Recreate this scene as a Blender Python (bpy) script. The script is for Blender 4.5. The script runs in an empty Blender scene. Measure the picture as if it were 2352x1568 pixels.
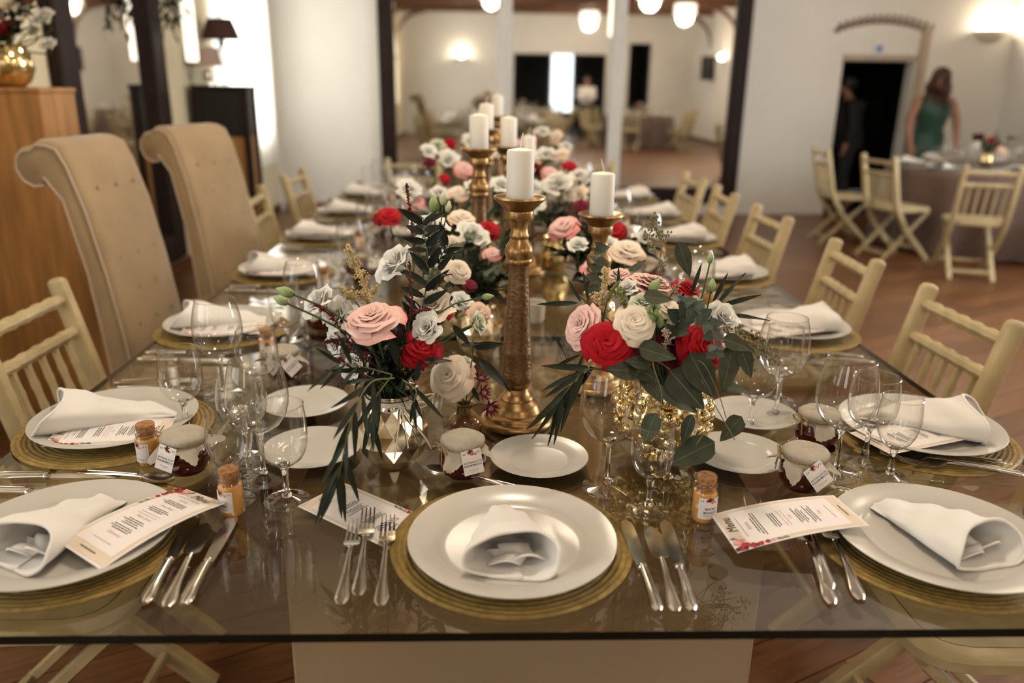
import bpy, math, random
from mathutils import Vector, Matrix, noise as mnoise

random.seed(11)
PI = math.pi
scene = bpy.context.scene
COL = scene.collection

# ------------------------------------------------------------------ camera
FPX = 1829.0          # focal length in pixels of the 2352-wide frame (28 mm)
CAMZ = 1.435
TZ = 0.76             # top of the glass table
def _n(v): return Vector(v).normalized()
_dy = _n((-56, -592, FPX)); _dd = _n((-82, 5716, FPX))
_dd = (_dd - _dy * _dd.dot(_dy)).normalized(); _dz = -_dd; _dx = _dy.cross(_dz)
RT = Vector((_dx[0], _dy[0], _dz[0])); UP = -Vector((_dx[1], _dy[1], _dz[1])); FW = Vector((_dx[2], _dy[2], _dz[2]))
CAM = Vector((0, 0, CAMZ))
cam_data = bpy.data.cameras.new('camera'); cam = bpy.data.objects.new('camera', cam_data); COL.objects.link(cam)
m3 = Matrix((RT, UP, -FW)).transposed()
cam.matrix_world = Matrix.Translation(CAM) @ m3.to_4x4()
cam_data.sensor_width = 36.0; cam_data.lens = FPX * 36.0 / 2352.0; cam_data.clip_start = 0.05; cam_data.clip_end = 100
cam_data.dof.use_dof = True; cam_data.dof.focus_distance = 1.42; cam_data.dof.aperture_fstop = 1.9
scene.camera = cam

# ------------------------------------------------------------------ world, exposure, light through the windows
world = bpy.data.worlds.new('daylight'); scene.world = world; world.use_nodes = True
world.node_tree.nodes['Background'].inputs[0].default_value = (0.85, 0.92, 1.0, 1)
world.node_tree.nodes['Background'].inputs[1].default_value = 1.0
vs = scene.view_settings
vs.view_transform = 'Standard'; vs.look = 'None'; vs.gamma = 1.0; vs.use_curve_mapping = False; vs.exposure = 0.17
scene.cycles.transparent_max_bounces = 24
scene.cycles.max_bounces = 6
scene.cycles.diffuse_bounces = 2
scene.cycles.glossy_bounces = 4
scene.cycles.transmission_bounces = 6
scene.cycles.use_adaptive_sampling = True
scene.cycles.adaptive_threshold = 0.12
scene.cycles.caustics_reflective = False
scene.cycles.caustics_refractive = False
scene.cycles.sample_clamp_indirect = 6.0

def area_light(name, loc, look, sx, sy, power, col):
    d = bpy.data.lights.new(name, 'AREA'); d.shape = 'RECTANGLE'; d.size = sx; d.size_y = sy; d.energy = power; d.color = col
    o = bpy.data.objects.new(name, d); COL.objects.link(o); o.location = loc
    o.rotation_euler = (Vector(look) - Vector(loc)).to_track_quat('-Z', 'Y').to_euler()
    return o
def point_light(name, loc, power, col, r=0.08):
    d = bpy.data.lights.new(name, 'POINT'); d.energy = power; d.color = col; d.shadow_soft_size = r
    o = bpy.data.objects.new(name, d); COL.objects.link(o); o.location = loc
    return o
WARM = (1.0, 0.83, 0.64); DAY = (1.0, 0.96, 0.90)
XL, XR, YB, YF, ZC = -2.42, 5.95, 9.46, -5.5, 3.6     # room: left, right, back, behind the camera, ceiling
# daylight outside the window seen at the back and outside the two windows behind the camera
area_light('daylight_window_1', (XL - 0.30, 8.25, 1.75), (0, 8.25, 1.75), 1.5, 2.5, 150, DAY)
area_light('daylight_window_2', (XL - 0.30, 0.3, 1.75), (0, 0.3, 1.75), 1.8, 2.2, 36, DAY)
area_light('daylight_window_3', (XL - 0.30, -3.0, 1.75), (0, -3.0, 1.75), 1.8, 2.2, 80, DAY)
area_light('daylight_window_4', (XR + 0.30, 4.3, 1.75), (0, 4.8, 1.6), 2.0, 2.1, 260, (0.93, 0.96, 1.0))

# ------------------------------------------------------------------ pixel helpers (points on real surfaces)
def _ray(x, y): return RT * ((x - 1176) / FPX) - UP * ((y - 784) / FPX) + FW
def P(x, y, z=TZ):
    d = _ray(x, y); return CAM + d * ((z - CAMZ) / d.z)
def A(x, y, Y):
    d = _ray(x, y); return CAM + d * (Y / d.y)
def ppm(p): return FPX / (Vector(p) - CAM).dot(FW)

# ------------------------------------------------------------------ mesh builder
class MB:
    def __init__(s): s.v = []; s.f = []; s.m = []; s.cur = 0
    def add(s, vs_, fs):
        b = len(s.v); s.v += [tuple(p) for p in vs_]
        for f in fs: s.f.append(tuple(i + b for i in f)); s.m.append(s.cur)
        return s
    def mat(s, i): s.cur = i; return s
    def grid(s, fn, nu, nv, closed=False):
        cu = nu if closed else nu + 1
        vs_ = [fn(i / nu, j / nv) for j in range(nv + 1) for i in range(cu)]
        fs = []
        for j in range(nv):
            for i in range(nu):
                a = j * cu + i; b = j * cu + (i + 1) % cu
                fs.append((a, b, b + cu, a + cu))
        return s.add(vs_, fs)
    def lathe(s, prof, n=24, c=(0, 0, 0), wob=None):
        vs_ = []; rings = []
        for r, z in prof:
            if r <= 1e-6: rings.append([len(vs_)]); vs_.append((c[0], c[1], c[2] + z))
            else:
                rings.append(list(range(len(vs_), len(vs_) + n)))
                for k in range(n):
                    a = 2 * PI * k / n; rr = r * (wob(a, z) if wob else 1)
                    vs_.append((c[0] + rr * math.cos(a), c[1] + rr * math.sin(a), c[2] + z))
        fs = []
        for A_, B_ in zip(rings, rings[1:]):
            if len(A_) == 1 and len(B_) == 1: continue
            for k in range(n):
                k2 = (k + 1) % n
                if len(A_) == 1: fs.append((A_[0], B_[k2], B_[k]))
                elif len(B_) == 1: fs.append((A_[k], A_[k2], B_[0]))
                else: fs.append((A_[k], A_[k2], B_[k2], B_[k]))
        return s.add(vs_, fs)
    def loft(s, rings, cap=True):
        n = len(rings[0]); vs_ = [p for r in rings for p in r]; fs = []
        for j in range(len(rings) - 1):
            for k in range(n):
                fs.append((j * n + k, j * n + (k + 1) % n, (j + 1) * n + (k + 1) % n, (j + 1) * n + k))
        if cap:
            fs.append(tuple(range(n - 1, -1, -1))); fs.append(tuple((len(rings) - 1) * n + k for k in range(n)))
        return s.add(vs_, fs)
    def tube(s, pts, r, n=6, cap=True, sx=1.0):
        pts = [Vector(p) for p in pts]; rs = r if isinstance(r, (list, tuple)) else [r] * len(pts)
        t0 = (pts[1] - pts[0]).normalized(); up = Vector((0, 0, 1)) if abs(t0.z) < 0.9 else Vector((1, 0, 0))
        rings = []; side = t0.cross(up).normalized()
        for i, p in enumerate(pts):
            t = (pts[min(i + 1, len(pts) - 1)] - pts[max(i - 1, 0)]).normalized()
            side = (side - t * side.dot(t)).normalized(); b = t.cross(side)
            rings.append([p + (side * math.cos(2 * PI * k / n) * sx + b * math.sin(2 * PI * k / n)) * rs[i] for k in range(n)])
        return s.loft(rings, cap)
    def box(s, c, d):
        x, y, z = c; a, b, e = d[0] / 2, d[1] / 2, d[2] / 2
        vs_ = [(x + i * a, y + j * b, z + k * e) for k in (-1, 1) for j in (-1, 1) for i in (-1, 1)]
        return s.add(vs_, [(0, 2, 3, 1), (4, 5, 7, 6), (0, 1, 5, 4), (2, 6, 7, 3), (0, 4, 6, 2), (1, 3, 7, 5)])
    def rbox(s, c, d, ch=0.004):
        a, b, e = d[0] / 2, d[1] / 2, d[2] / 2
        def ring(z, k):
            A_, B_ = a - k, b - k
            return [(c[0] + x, c[1] + y, c[2] + z) for x, y in ((-A_ + ch, -B_), (A_ - ch, -B_), (A_, -B_ + ch), (A_, B_ - ch), (A_ - ch, B_), (-A_ + ch, B_), (-A_, B_ - ch), (-A_, -B_ + ch))]
        return s.loft([ring(-e, ch), ring(-e + ch, 0), ring(e - ch, 0), ring(e, ch)])
    def bar(s, p, q, w, t, up=(0, 0, 1)):
        p, q = Vector(p), Vector(q); d = (q - p).normalized(); sd = d.cross(Vector(up)).normalized(); u = sd.cross(d)
        cs = [(-w / 2, -t / 2 * .6), (-w / 2 * .7, -t / 2), (w / 2 * .7, -t / 2), (w / 2, -t / 2 * .6), (w / 2, t / 2 * .6), (w / 2 * .7, t / 2), (-w / 2 * .7, t / 2), (-w / 2, t / 2 * .6)]
        return s.loft([[o + sd * x + u * y for x, y in cs] for o in (p, q)])
    def sph(s, c, r, n=8, m=6, sc=(1, 1, 1)):
        vs_ = []; c = Vector(c)
        prof = [(math.sin(PI * j / m), -math.cos(PI * j / m)) for j in range(m + 1)]
        b = MB(); b.lathe([(0 if j in (0, m) else p[0], p[1]) for j, p in enumerate(prof)], n)
        return s.add([(c.x + v[0] * r * sc[0], c.y + v[1] * r * sc[1], c.z + v[2] * r * sc[2]) for v in b.v], b.f)
    def octa(s, c, r, sz=1.0):
        x, y, z = c
        return s.add([(x + r, y, z), (x, y + r, z), (x - r, y, z), (x, y - r, z), (x, y, z + r * sz), (x, y, z - r * sz)],
                     [(0, 1, 4), (1, 2, 4), (2, 3, 4), (3, 0, 4), (1, 0, 5), (2, 1, 5), (3, 2, 5), (0, 3, 5)])
    def xf(s, M):
        s.v = [tuple(M @ Vector(p)) for p in s.v]; return s
    def warp(s, fn): s.v = [tuple(fn(*p)) for p in s.v]; return s
    def mesh(s, name, mats, smooth=True):
        me = bpy.data.meshes.new(name); me.from_pydata(s.v, [], s.f)
        for m in (mats if isinstance(mats, (list, tuple)) else [mats]): me.materials.append(m)
        if len(me.materials) > 1: me.polygons.foreach_set('material_index', s.m)
        if smooth:
            me.polygons.foreach_set('use_smooth', [True] * len(me.polygons))
            if smooth != 'full': me.set_sharp_from_angle(angle=math.radians(42))
        me.update(); return me

# ------------------------------------------------------------------ objects
I4 = Matrix.Identity(4)
def T(x, y=None, z=None): return Matrix.Translation((x, y, z) if y is not None else x)
def RZ(d): return Matrix.Rotation(math.radians(d), 4, 'Z')
def RX(d): return Matrix.Rotation(math.radians(d), 4, 'X')
def RY(d): return Matrix.Rotation(math.radians(d), 4, 'Y')
def SC(k): return Matrix.Scale(k, 4)
def axes(o, x, y, z, k=1.0):
    M = Matrix((x, y, z)).transposed().to_4x4() @ SC(k); M.translation = o; return M
WM = {}
def O(name, me, parent=None, M=I4, world=False, label=None, kind=None):
    o = bpy.data.objects.new(name, me); COL.objects.link(o)
    if parent is not None:
        o.parent = parent
        if world: o.matrix_parent_inverse = WM[parent.name].inverted()
        WM[o.name] = M if world else WM[parent.name] @ M
    else: WM[o.name] = M.copy()
    o.matrix_basis = M
    if label: o['label'] = label
    if kind: o['kind'] = kind
    return o
def tag(o, label, cat, group=None, kind=None):
    o['label'] = label; o['category'] = cat
    if group: o['group'] = group
    if kind: o['kind'] = kind
    return o
def thing(name, label, cat, M=I4, group=None):
    o = bpy.data.objects.new(name, None); COL.objects.link(o); o.empty_display_size = 0.02
    o.matrix_basis = M; WM[o.name] = M.copy()
    return tag(o, label, cat, group)
def struct(name, me, M=I4, label=None):
    o = O(name, me, None, M); o['kind'] = 'structure'
    if label: o['label'] = label
    return o
def place(kit, name, label, cat, M=I4, group=None):
    """kit: list of (part name, mesh, local matrix or None, [sub-parts], label or None); copies share mesh data"""
    if len(kit) == 1 and not kit[0][3]:
        o = O(name, kit[0][1], None, M); return tag(o, label, cat, group)
    t = thing(name, label, cat, M, group)
    def rec(par, items):
        for nm, me, m, sub, lb in items:
            c = O(nm, me, par, m if m is not None else I4, label=lb, kind='stuff' if nm in ('lettering', 'heading', 'signature', 'rule', 'floral_print', 'leaf_print') else None); rec(c, sub)
    rec(t, kit)
    return t
def part(nm, me, m=None, sub=(), lb=None): return (nm, me, m, list(sub), lb)

# ------------------------------------------------------------------ materials (all node based)
MATS = {}
def mat(name, col, rough=0.5, metal=0.0, var=0.0, vs_=6.0, bump=0.0, bs=60.0, coat=0.0, trans=0.0, ior=1.45, sss=0.0, sheen=0.0, stretch=None, col2=None, objrand=0.0, emit=0.0, ecol=None, spec=0.5, rvar=0.0, coords='Object'):
    if name in MATS: return MATS[name]
    m = bpy.data.materials.new(name); m.use_nodes = True; nt = m.node_tree; b = nt.nodes['Principled BSDF']
    b.inputs['Roughness'].default_value = rough; b.inputs['Metallic'].default_value = metal
    b.inputs['Coat Weight'].default_value = coat; b.inputs['Transmission Weight'].default_value = trans; b.inputs['IOR'].default_value = ior
    b.inputs['Specular IOR Level'].default_value = spec
    if sss: b.inputs['Subsurface Weight'].default_value = sss; b.inputs['Subsurface Radius'].default_value = (0.02, 0.012, 0.008); b.inputs['Subsurface Scale'].default_value = 0.3
    if sheen: b.inputs['Sheen Weight'].default_value = sheen
    c = (*col, 1)
    tc = nt.nodes.new('ShaderNodeTexCoord'); mp = nt.nodes.new('ShaderNodeMapping'); nt.links.new(tc.outputs[coords], mp.inputs[0])
    if stretch: mp.inputs['Scale'].default_value = stretch
    nz = nt.nodes.new('ShaderNodeTexNoise'); nz.inputs['Scale'].default_value = vs_; nz.inputs['Detail'].default_value = 4; nt.links.new(mp.outputs[0], nz.inputs['Vector'])
    if var or col2:
        rp = nt.nodes.new('ShaderNodeValToRGB'); nt.links.new(nz.outputs['Fac'], rp.inputs[0])
        c2 = col2 if col2 else tuple(min(1, x * (1 - var)) for x in col)
        rp.color_ramp.elements[0].position = 0.35; rp.color_ramp.elements[1].position = 0.65
        rp.color_ramp.elements[0].color = (*c2, 1); rp.color_ramp.elements[1].color = (*[min(1, x * (1 + var * .5)) for x in col], 1)
        out = rp.outputs[0]
        if objrand:
            oi = nt.nodes.new('ShaderNodeObjectInfo'); hs = nt.nodes.new('ShaderNodeHueSaturation'); mr = nt.nodes.new('ShaderNodeMapRange')
            nt.links.new(oi.outputs['Random'], mr.inputs[0]); mr.inputs[3].default_value = 1 - objrand; mr.inputs[4].default_value = 1 + objrand
            nt.links.new(mr.outputs[0], hs.inputs['Value']); nt.links.new(out, hs.inputs['Color']); out = hs.outputs[0]
        nt.links.new(out, b.inputs['Base Color'])
    else: b.inputs['Base Color'].default_value = c
    if rvar:
        mr = nt.nodes.new('ShaderNodeMapRange'); nt.links.new(nz.outputs['Fac'], mr.inputs[0]); mr.inputs[3].default_value = rough - rvar; mr.inputs[4].default_value = rough + rvar
        nt.links.new(mr.outputs[0], b.inputs['Roughness'])
    if bump:
        n2 = nt.nodes.new('ShaderNodeTexNoise'); n2.inputs['Scale'].default_value = bs; n2.inputs['Detail'].default_value = 3; nt.links.new(mp.outputs[0], n2.inputs['Vector'])
        bp = nt.nodes.new('ShaderNodeBump'); bp.inputs['Strength'].default_value = bump; bp.inputs['Distance'].default_value = 0.01
        nt.links.new(n2.outputs['Fac'], bp.inputs['Height']); nt.links.new(bp.outputs[0], b.inputs['Normal'])
    if emit:
        m.cycles.emission_sampling = 'NONE'
        b.inputs['Emission Color'].default_value = (*(ecol or col), 1); b.inputs['Emission Strength'].default_value = emit
    MATS[name] = m; return m
def weave_bump(m, scale, strength=0.5, rotz=0.0):
    """crossed wave textures as a woven relief"""
    nt = m.node_tree; b = nt.nodes['Principled BSDF']
    tc = nt.nodes.new('ShaderNodeTexCoord'); hs = []
    for ax in ('X', 'Y'):
        w = nt.nodes.new('ShaderNodeTexWave'); w.bands_direction = ax; w.inputs['Scale'].default_value = scale; w.inputs['Distortion'].default_value = 1.2
        nt.links.new(tc.outputs['Object'], w.inputs['Vector']); hs.append(w)
    ad = nt.nodes.new('ShaderNodeMath'); ad.operation = 'MULTIPLY'; nt.links.new(hs[0].outputs['Fac'], ad.inputs[0]); nt.links.new(hs[1].outputs['Fac'], ad.inputs[1])
    bp = nt.nodes.new('ShaderNodeBump'); bp.inputs['Strength'].default_value = strength; bp.inputs['Distance'].default_value = 0.002
    nt.links.new(ad.outputs[0], bp.inputs['Height']); nt.links.new(bp.outputs[0], b.inputs['Normal'])
    rp = nt.nodes.new('ShaderNodeMixRGB'); rp.blend_type = 'MULTIPLY'; rp.inputs[0].default_value = 0.35
    src = b.inputs['Base Color'].links[0].from_socket if b.inputs['Base Color'].links else None
    if src: nt.links.new(src, rp.inputs[1])
    else: rp.inputs[1].default_value = b.inputs['Base Color'].default_value
    nt.links.new(ad.outputs[0], rp.inputs[2]); nt.links.new(rp.outputs[0], b.inputs['Base Color'])
    return m
def clear_glass(name, tint=(1, 1, 1), r0=0.04, rough=0.0, power=5.0, gain=0.96, edge=None):
    """thin clear sheet: passes light straight through, mirrors more towards grazing view (Schlick)"""
    m = bpy.data.materials.new(name); m.use_nodes = True; nt = m.node_tree; nt.nodes.clear()
    out = nt.nodes.new('ShaderNodeOutputMaterial'); mx = nt.nodes.new('ShaderNodeMixShader'); tr = nt.nodes.new('ShaderNodeBsdfTransparent'); gl = nt.nodes.new('ShaderNodeBsdfGlossy')
    tr.inputs[0].default_value = (*tint, 1); gl.inputs['Roughness'].default_value = rough
    lw = nt.nodes.new('ShaderNodeLayerWeight'); lw.inputs['Blend'].default_value = 0.5
    pw = nt.nodes.new('ShaderNodeMath'); pw.operation = 'POWER'; pw.inputs[1].default_value = power; nt.links.new(lw.outputs['Facing'], pw.inputs[0])
    ma = nt.nodes.new('ShaderNodeMath'); ma.operation = 'MULTIPLY_ADD'; ma.inputs[1].default_value = gain; ma.inputs[2].default_value = r0; nt.links.new(pw.outputs[0], ma.inputs[0]); ma.use_clamp = True
    if edge:      # the wall is crossed at a slant near the outline, so it swallows more light there
        pe = nt.nodes.new('ShaderNodeMath'); pe.operation = 'POWER'; pe.inputs[1].default_value = 4.0; nt.links.new(lw.outputs['Facing'], pe.inputs[0])
        ce = nt.nodes.new('ShaderNodeMixRGB'); ce.inputs[1].default_value = (*tint, 1); ce.inputs[2].default_value = (*edge, 1); nt.links.new(pe.outputs[0], ce.inputs[0]); nt.links.new(ce.outputs[0], tr.inputs[0])
    nt.links.new(ma.outputs[0], mx.inputs[0]); nt.links.new(tr.outputs[0], mx.inputs[1]); nt.links.new(gl.outputs[0], mx.inputs[2]); nt.links.new(mx.outputs[0], out.inputs[0])
    MATS[name] = m; return m
def translucent(name, col, amt=0.5):
    m = bpy.data.materials.new(name); m.use_nodes = True; nt = m.node_tree; nt.nodes.clear()
    out = nt.nodes.new('ShaderNodeOutputMaterial'); mx = nt.nodes.new('ShaderNodeMixShader'); mx.inputs[0].default_value = amt
    d = nt.nodes.new('ShaderNodeBsdfDiffuse'); t = nt.nodes.new('ShaderNodeBsdfTranslucent'); d.inputs[0].default_value = (*col, 1); t.inputs[0].default_value = (*col, 1)
    nt.links.new(d.outputs[0], mx.inputs[1]); nt.links.new(t.outputs[0], mx.inputs[2]); nt.links.new(mx.outputs[0], out.inputs[0]); MATS[name] = m; return m

m_wall = mat('plaster_white', (0.80, 0.765, 0.70), 0.85, var=0.03, vs_=1.5, bump=0.03, bs=30)
m_wall_y = mat('plaster_cream', (0.78, 0.68, 0.47), 0.85, var=0.05, vs_=1.5, bump=0.03, bs=30)
m_ceil = mat('ceiling_white', (0.78, 0.74, 0.66), 0.9, var=0.03)
m_dark = mat('dark_stained_wood', (0.020, 0.010, 0.008), 0.55, spec=0.2, var=0.3, vs_=5, stretch=(8, 8, 1))
m_beam = mat('beam_wood', (0.13, 0.05, 0.02), 0.5, var=0.35, vs_=4, stretch=(1, 8, 8))
m_floor = mat('floorboard', (0.165, 0.067, 0.024), 0.36, var=0.35, vs_=5, stretch=(0.8, 9, 1), objrand=0.22, rvar=0.08)
m_gap = mat('floor_gap', (0.07, 0.03, 0.014), 0.7, var=0.2)
m_oak = mat('oak', (0.42, 0.205, 0.065), 0.42, var=0.28, vs_=4, stretch=(7, 7, 0.7))
m_black = mat('black_lacquer', (0.008, 0.007, 0.007), 0.4, var=0.2)
m_mirror = mat('mirror_silver', (0.93, 0.92, 0.89), 0.02, 1.0)
m_white = mat('white_paint', (0.80, 0.78, 0.74), 0.5, var=0.03)
m_chair = mat('champagne_paint', (0.50, 0.395, 0.215), 0.38, var=0.16, vs_=14, bump=0.04, bs=90)
m_seat = mat('seat_pad', (0.50, 0.40, 0.23), 0.6, var=0.15, vs_=20)
m_velvet = mat('beige_velvet', (0.34, 0.235, 0.128), 0.85, var=0.14, vs_=5, bump=0.1, bs=25, sheen=0.3)
m_button = mat('tuft_button', (0.38, 0.27, 0.16), 0.8, var=0.2)
m_taupe = mat('taupe_lacquer', (0.37, 0.28, 0.18), 0.42, var=0.05, vs_=2)
m_glass_top = clear_glass('table_glass', (0.87, 0.835, 0.74), r0=0.12)
m_glass_edge = mat('glass_edge', (0.006, 0.007, 0.005), 0.12, spec=0.3)
m_crystal = clear_glass('goblet_glass', (0.99, 0.99, 0.98), r0=0.05, power=2.6, gain=0.90, edge=(0.62, 0.60, 0.56))
m_stemglass = mat('stem_glass', (1, 1, 1), 0.0, trans=1.0, ior=1.45)
m_china = mat('white_china', (0.54, 0.51, 0.455), 0.23, var=0.02, spec=0.45)
m_raffia = weave_bump(mat('gold_raffia', (0.46, 0.305, 0.08), 0.38, metal=0.35, var=0.3, vs_=90), 260, 0.5)
m_linen = mat('napkin_linen', (0.80, 0.76, 0.71), 0.85, var=0.03, bump=0.15, bs=16, sheen=0.2)
m_paper = mat('card_paper', (0.84, 0.78, 0.75), 0.6, var=0.02)
m_paper2 = mat('card_border', (0.74, 0.62, 0.49), 0.6, var=0.03)
m_ink = mat('black_ink', (0.03, 0.025, 0.025), 0.7, var=0.1)
m_inkgold = mat('gold_ink', (0.44, 0.30, 0.16), 0.6, var=0.1)
m_inkrose = mat('rose_ink', (0.62, 0.40, 0.33), 0.6, var=0.1)
m_pr_red = mat('print_red', (0.42, 0.012, 0.02), 0.6, var=0.4, vs_=160)
m_pr_pink = mat('print_pink', (0.78, 0.34, 0.31), 0.6, var=0.3, vs_=160)
m_pr_dark = mat('print_burgundy', (0.075, 0.006, 0.012), 0.6, var=0.3, vs_=160)
m_pr_green = mat('print_green', (0.17, 0.22, 0.19), 0.6, var=0.3, vs_=160)
m_silver = mat('cutlery_silver', (0.76, 0.72, 0.66), 0.16, 1.0, rvar=0.05, vs_=30, var=0.04)
m_jam = mat('berry_jam', (0.085, 0.010, 0.006), 0.08, var=0.25, vs_=40, coat=0.6)
m_honey = mat('honey', (0.84, 0.45, 0.12), 0.14, var=0.10, vs_=30, coat=0.6, sss=0.15)
m_vialglass = clear_glass('vial_glass', (0.97, 0.93, 0.88), r0=0.05, power=3.0)
m_cork = mat('cork', (0.40, 0.19, 0.08), 0.9, var=0.4, vs_=180, bump=0.4, bs=250)
m_burlap = weave_bump(mat('burlap', (0.72, 0.63, 0.50), 0.9, var=0.08, vs_=60), 330, 0.55)
m_twine = mat('jute_twine', (0.42, 0.27, 0.13), 0.9, var=0.3, vs_=200)
m_ribbon = mat('suede_ribbon', (0.78, 0.69, 0.56), 0.8, var=0.06)
m_candle = mat('candle_wax', (0.86, 0.82, 0.74), 0.45, var=0.02, sss=0.5)
m_wick = mat('candle_wick', (0.82, 0.78, 0.70), 0.9, var=0.1)
m_gold = mat('antique_gold', (0.42, 0.265, 0.12), 0.33, 1.0, var=0.15, vs_=30, rvar=0.08, bump=0.04, bs=50, col2=(0.27, 0.155, 0.065))
m_goldrub = mat('rubbed_gold', (0.23, 0.135, 0.068), 0.36, 0.75, var=0.12, vs_=120, rvar=0.06, bump=0.25, bs=160, col2=(0.17, 0.095, 0.045))
m_mercury = mat('mercury_glass', (0.96, 0.89, 0.75), 0.10, 0.95, var=0.1, vs_=34, rvar=0.05, col2=(0.62, 0.50, 0.30))
m_bubble = mat('gold_bubble_glass', (0.88, 0.68, 0.34), 0.10, 1.0, var=0.2, vs_=12, rvar=0.05)
m_amber = mat('amber_glass', (0.19, 0.075, 0.012), 0.05, var=0.3, vs_=20, coat=0.8)
m_frost = mat('frosted_cup', (0.78, 0.70, 0.55), 0.5, var=0.05, sss=0.3)

# ================================================================== THE ROOM
def clip_poly(poly, x0, x1, y0, y1):
    def cut(pl, inside, inter):
        out = []
        for i in range(len(pl)):
            a, b = pl[i], pl[(i + 1) % len(pl)]
            if inside(a): out.append(a)
            if inside(a) != inside(b): out.append(inter(a, b))
        return out
    def ix(k): return lambda a, b: (k, a[1] + (b[1] - a[1]) * (k - a[0]) / (b[0] - a[0]))
    def iy(k): return lambda a, b: (a[0] + (b[0] - a[0]) * (k - a[1]) / (b[1] - a[1]), k)
    for f, g in ((lambda p: p[0] >= x0, ix(x0)), (lambda p: p[0] <= x1, ix(x1)), (lambda p: p[1] >= y0, iy(y0)), (lambda p: p[1] <= y1, iy(y1))):
        if len(poly) < 3: return []
        poly = cut(poly, f, g)
    return poly
fl = struct('floor', MB().box(((XL + XR) / 2, (YB + YF) / 2, -0.06), (XR - XL, YB - YF, 0.08)).mesh('floor', m_gap, False))
ANG = math.radians(27.5); RF = Matrix.Rotation(ANG, 2)
rest = MB(); PW, PL = 0.155, 2.3; npl = 0
for i in range(-80, 120):
    off = (i * 0.618 % 1) * PL
    for j in range(-10, 12):
        lx, ly = j * PL + off, i * PW
        c = RF @ Vector((lx + PL / 2, ly + PW / 2))
        if not (XL - 1.4 < c.x < XR + 1.4 and YF - 1.4 < c.y < YB + 1.4): continue
        q = [RF @ Vector(p) for p in ((lx + .002, ly + .002), (lx + PL - .002, ly + .002), (lx + PL - .002, ly + PW - .002), (lx + .002, ly + PW - .002))]
        q = clip_poly([tuple(p) for p in q], XL + .01, XR - .01, YF + .01, YB - .01)
        if len(q) < 3: continue
        n = len(q); front = c.y > 1.0 and npl < 290
        rel = [(RF.transposed() @ (Vector(p) - c)) for p in q] if front else q
        b = MB() if front else rest
        b.add([(p[0], p[1], z) for z in (-0.02, 0.0) for p in rel], [tuple(range(n, 2 * n))] + [(k, (k + 1) % n, n + (k + 1) % n, n + k) for k in range(n)])
        if front:
            npl += 1; O('plank', b.mesh('plank', m_floor, False), fl, T(c.x, c.y, 0) @ Matrix.Rotation(ANG, 4, 'Z'))
if rest.v: O('floorboards', rest.mesh('floorboards', m_floor, False), fl, kind='stuff')

struct('ceiling', MB().box(((XL + XR) / 2, (YB + YF) / 2, ZC + .05), (XR - XL, YB - YF, 0.1)).mesh('ceiling', m_ceil, False))
for y in (-3.6, -1.2, 1.2, 3.6, 6.0, 8.4):
    b = MB(); b.rbox(((XL + XR) / 2, y, 3.32), (XR - XL - .02, 0.17, 0.22), .012)
    for s_ in (-1, 1):   # curved knee brace at both walls
        xw = XL if s_ < 0 else XR; d = -s_
        b.loft([[(xw + d * (.02 + .75 * (1 - math.cos(t))), y + k, 3.22 - .75 + .75 * math.sin(t) + h) for k, h in ((-.06, -.05), (.06, -.05), (.06, .05), (-.06, .05))] for t in [PI / 2 * i / 8 for i in range(9)]])
    struct('ceiling_beam', b.mesh('ceiling_beam', m_beam, False))

DX0, DX1, DZ = 4.03, 4.86, 1.74
b = MB(); t = 0.2
b.box(((XL - .3 + DX0) / 2, YB + t / 2, ZC / 2), (DX0 - XL + .3, t, ZC)).box(((DX1 + XR + .3) / 2, YB + t / 2, ZC / 2), (XR + .3 - DX1, t, ZC)).box(((DX0 + DX1) / 2, YB + t / 2, (DZ + ZC) / 2), (DX1 - DX0, t, ZC - DZ))
struct('wall_back', b.mesh('wall_back', m_wall, False))
rw = (3.3, 5.3, 0.85, 2.65); b = MB()
b.box((XR + .1, (YF + rw[0]) / 2, ZC / 2), (.2, rw[0] - YF, ZC)).box((XR + .1, (rw[1] + YB) / 2, ZC / 2), (.2, YB - rw[1], ZC)).box((XR + .1, (rw[0] + rw[1]) / 2, rw[2] / 2), (.2, rw[1] - rw[0], rw[2])).box((XR + .1, (rw[0] + rw[1]) / 2, (rw[3] + ZC) / 2), (.2, rw[1] - rw[0], ZC - rw[3]))
struct('wall_right', b.mesh('wall_right', m_wall, False))
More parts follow.
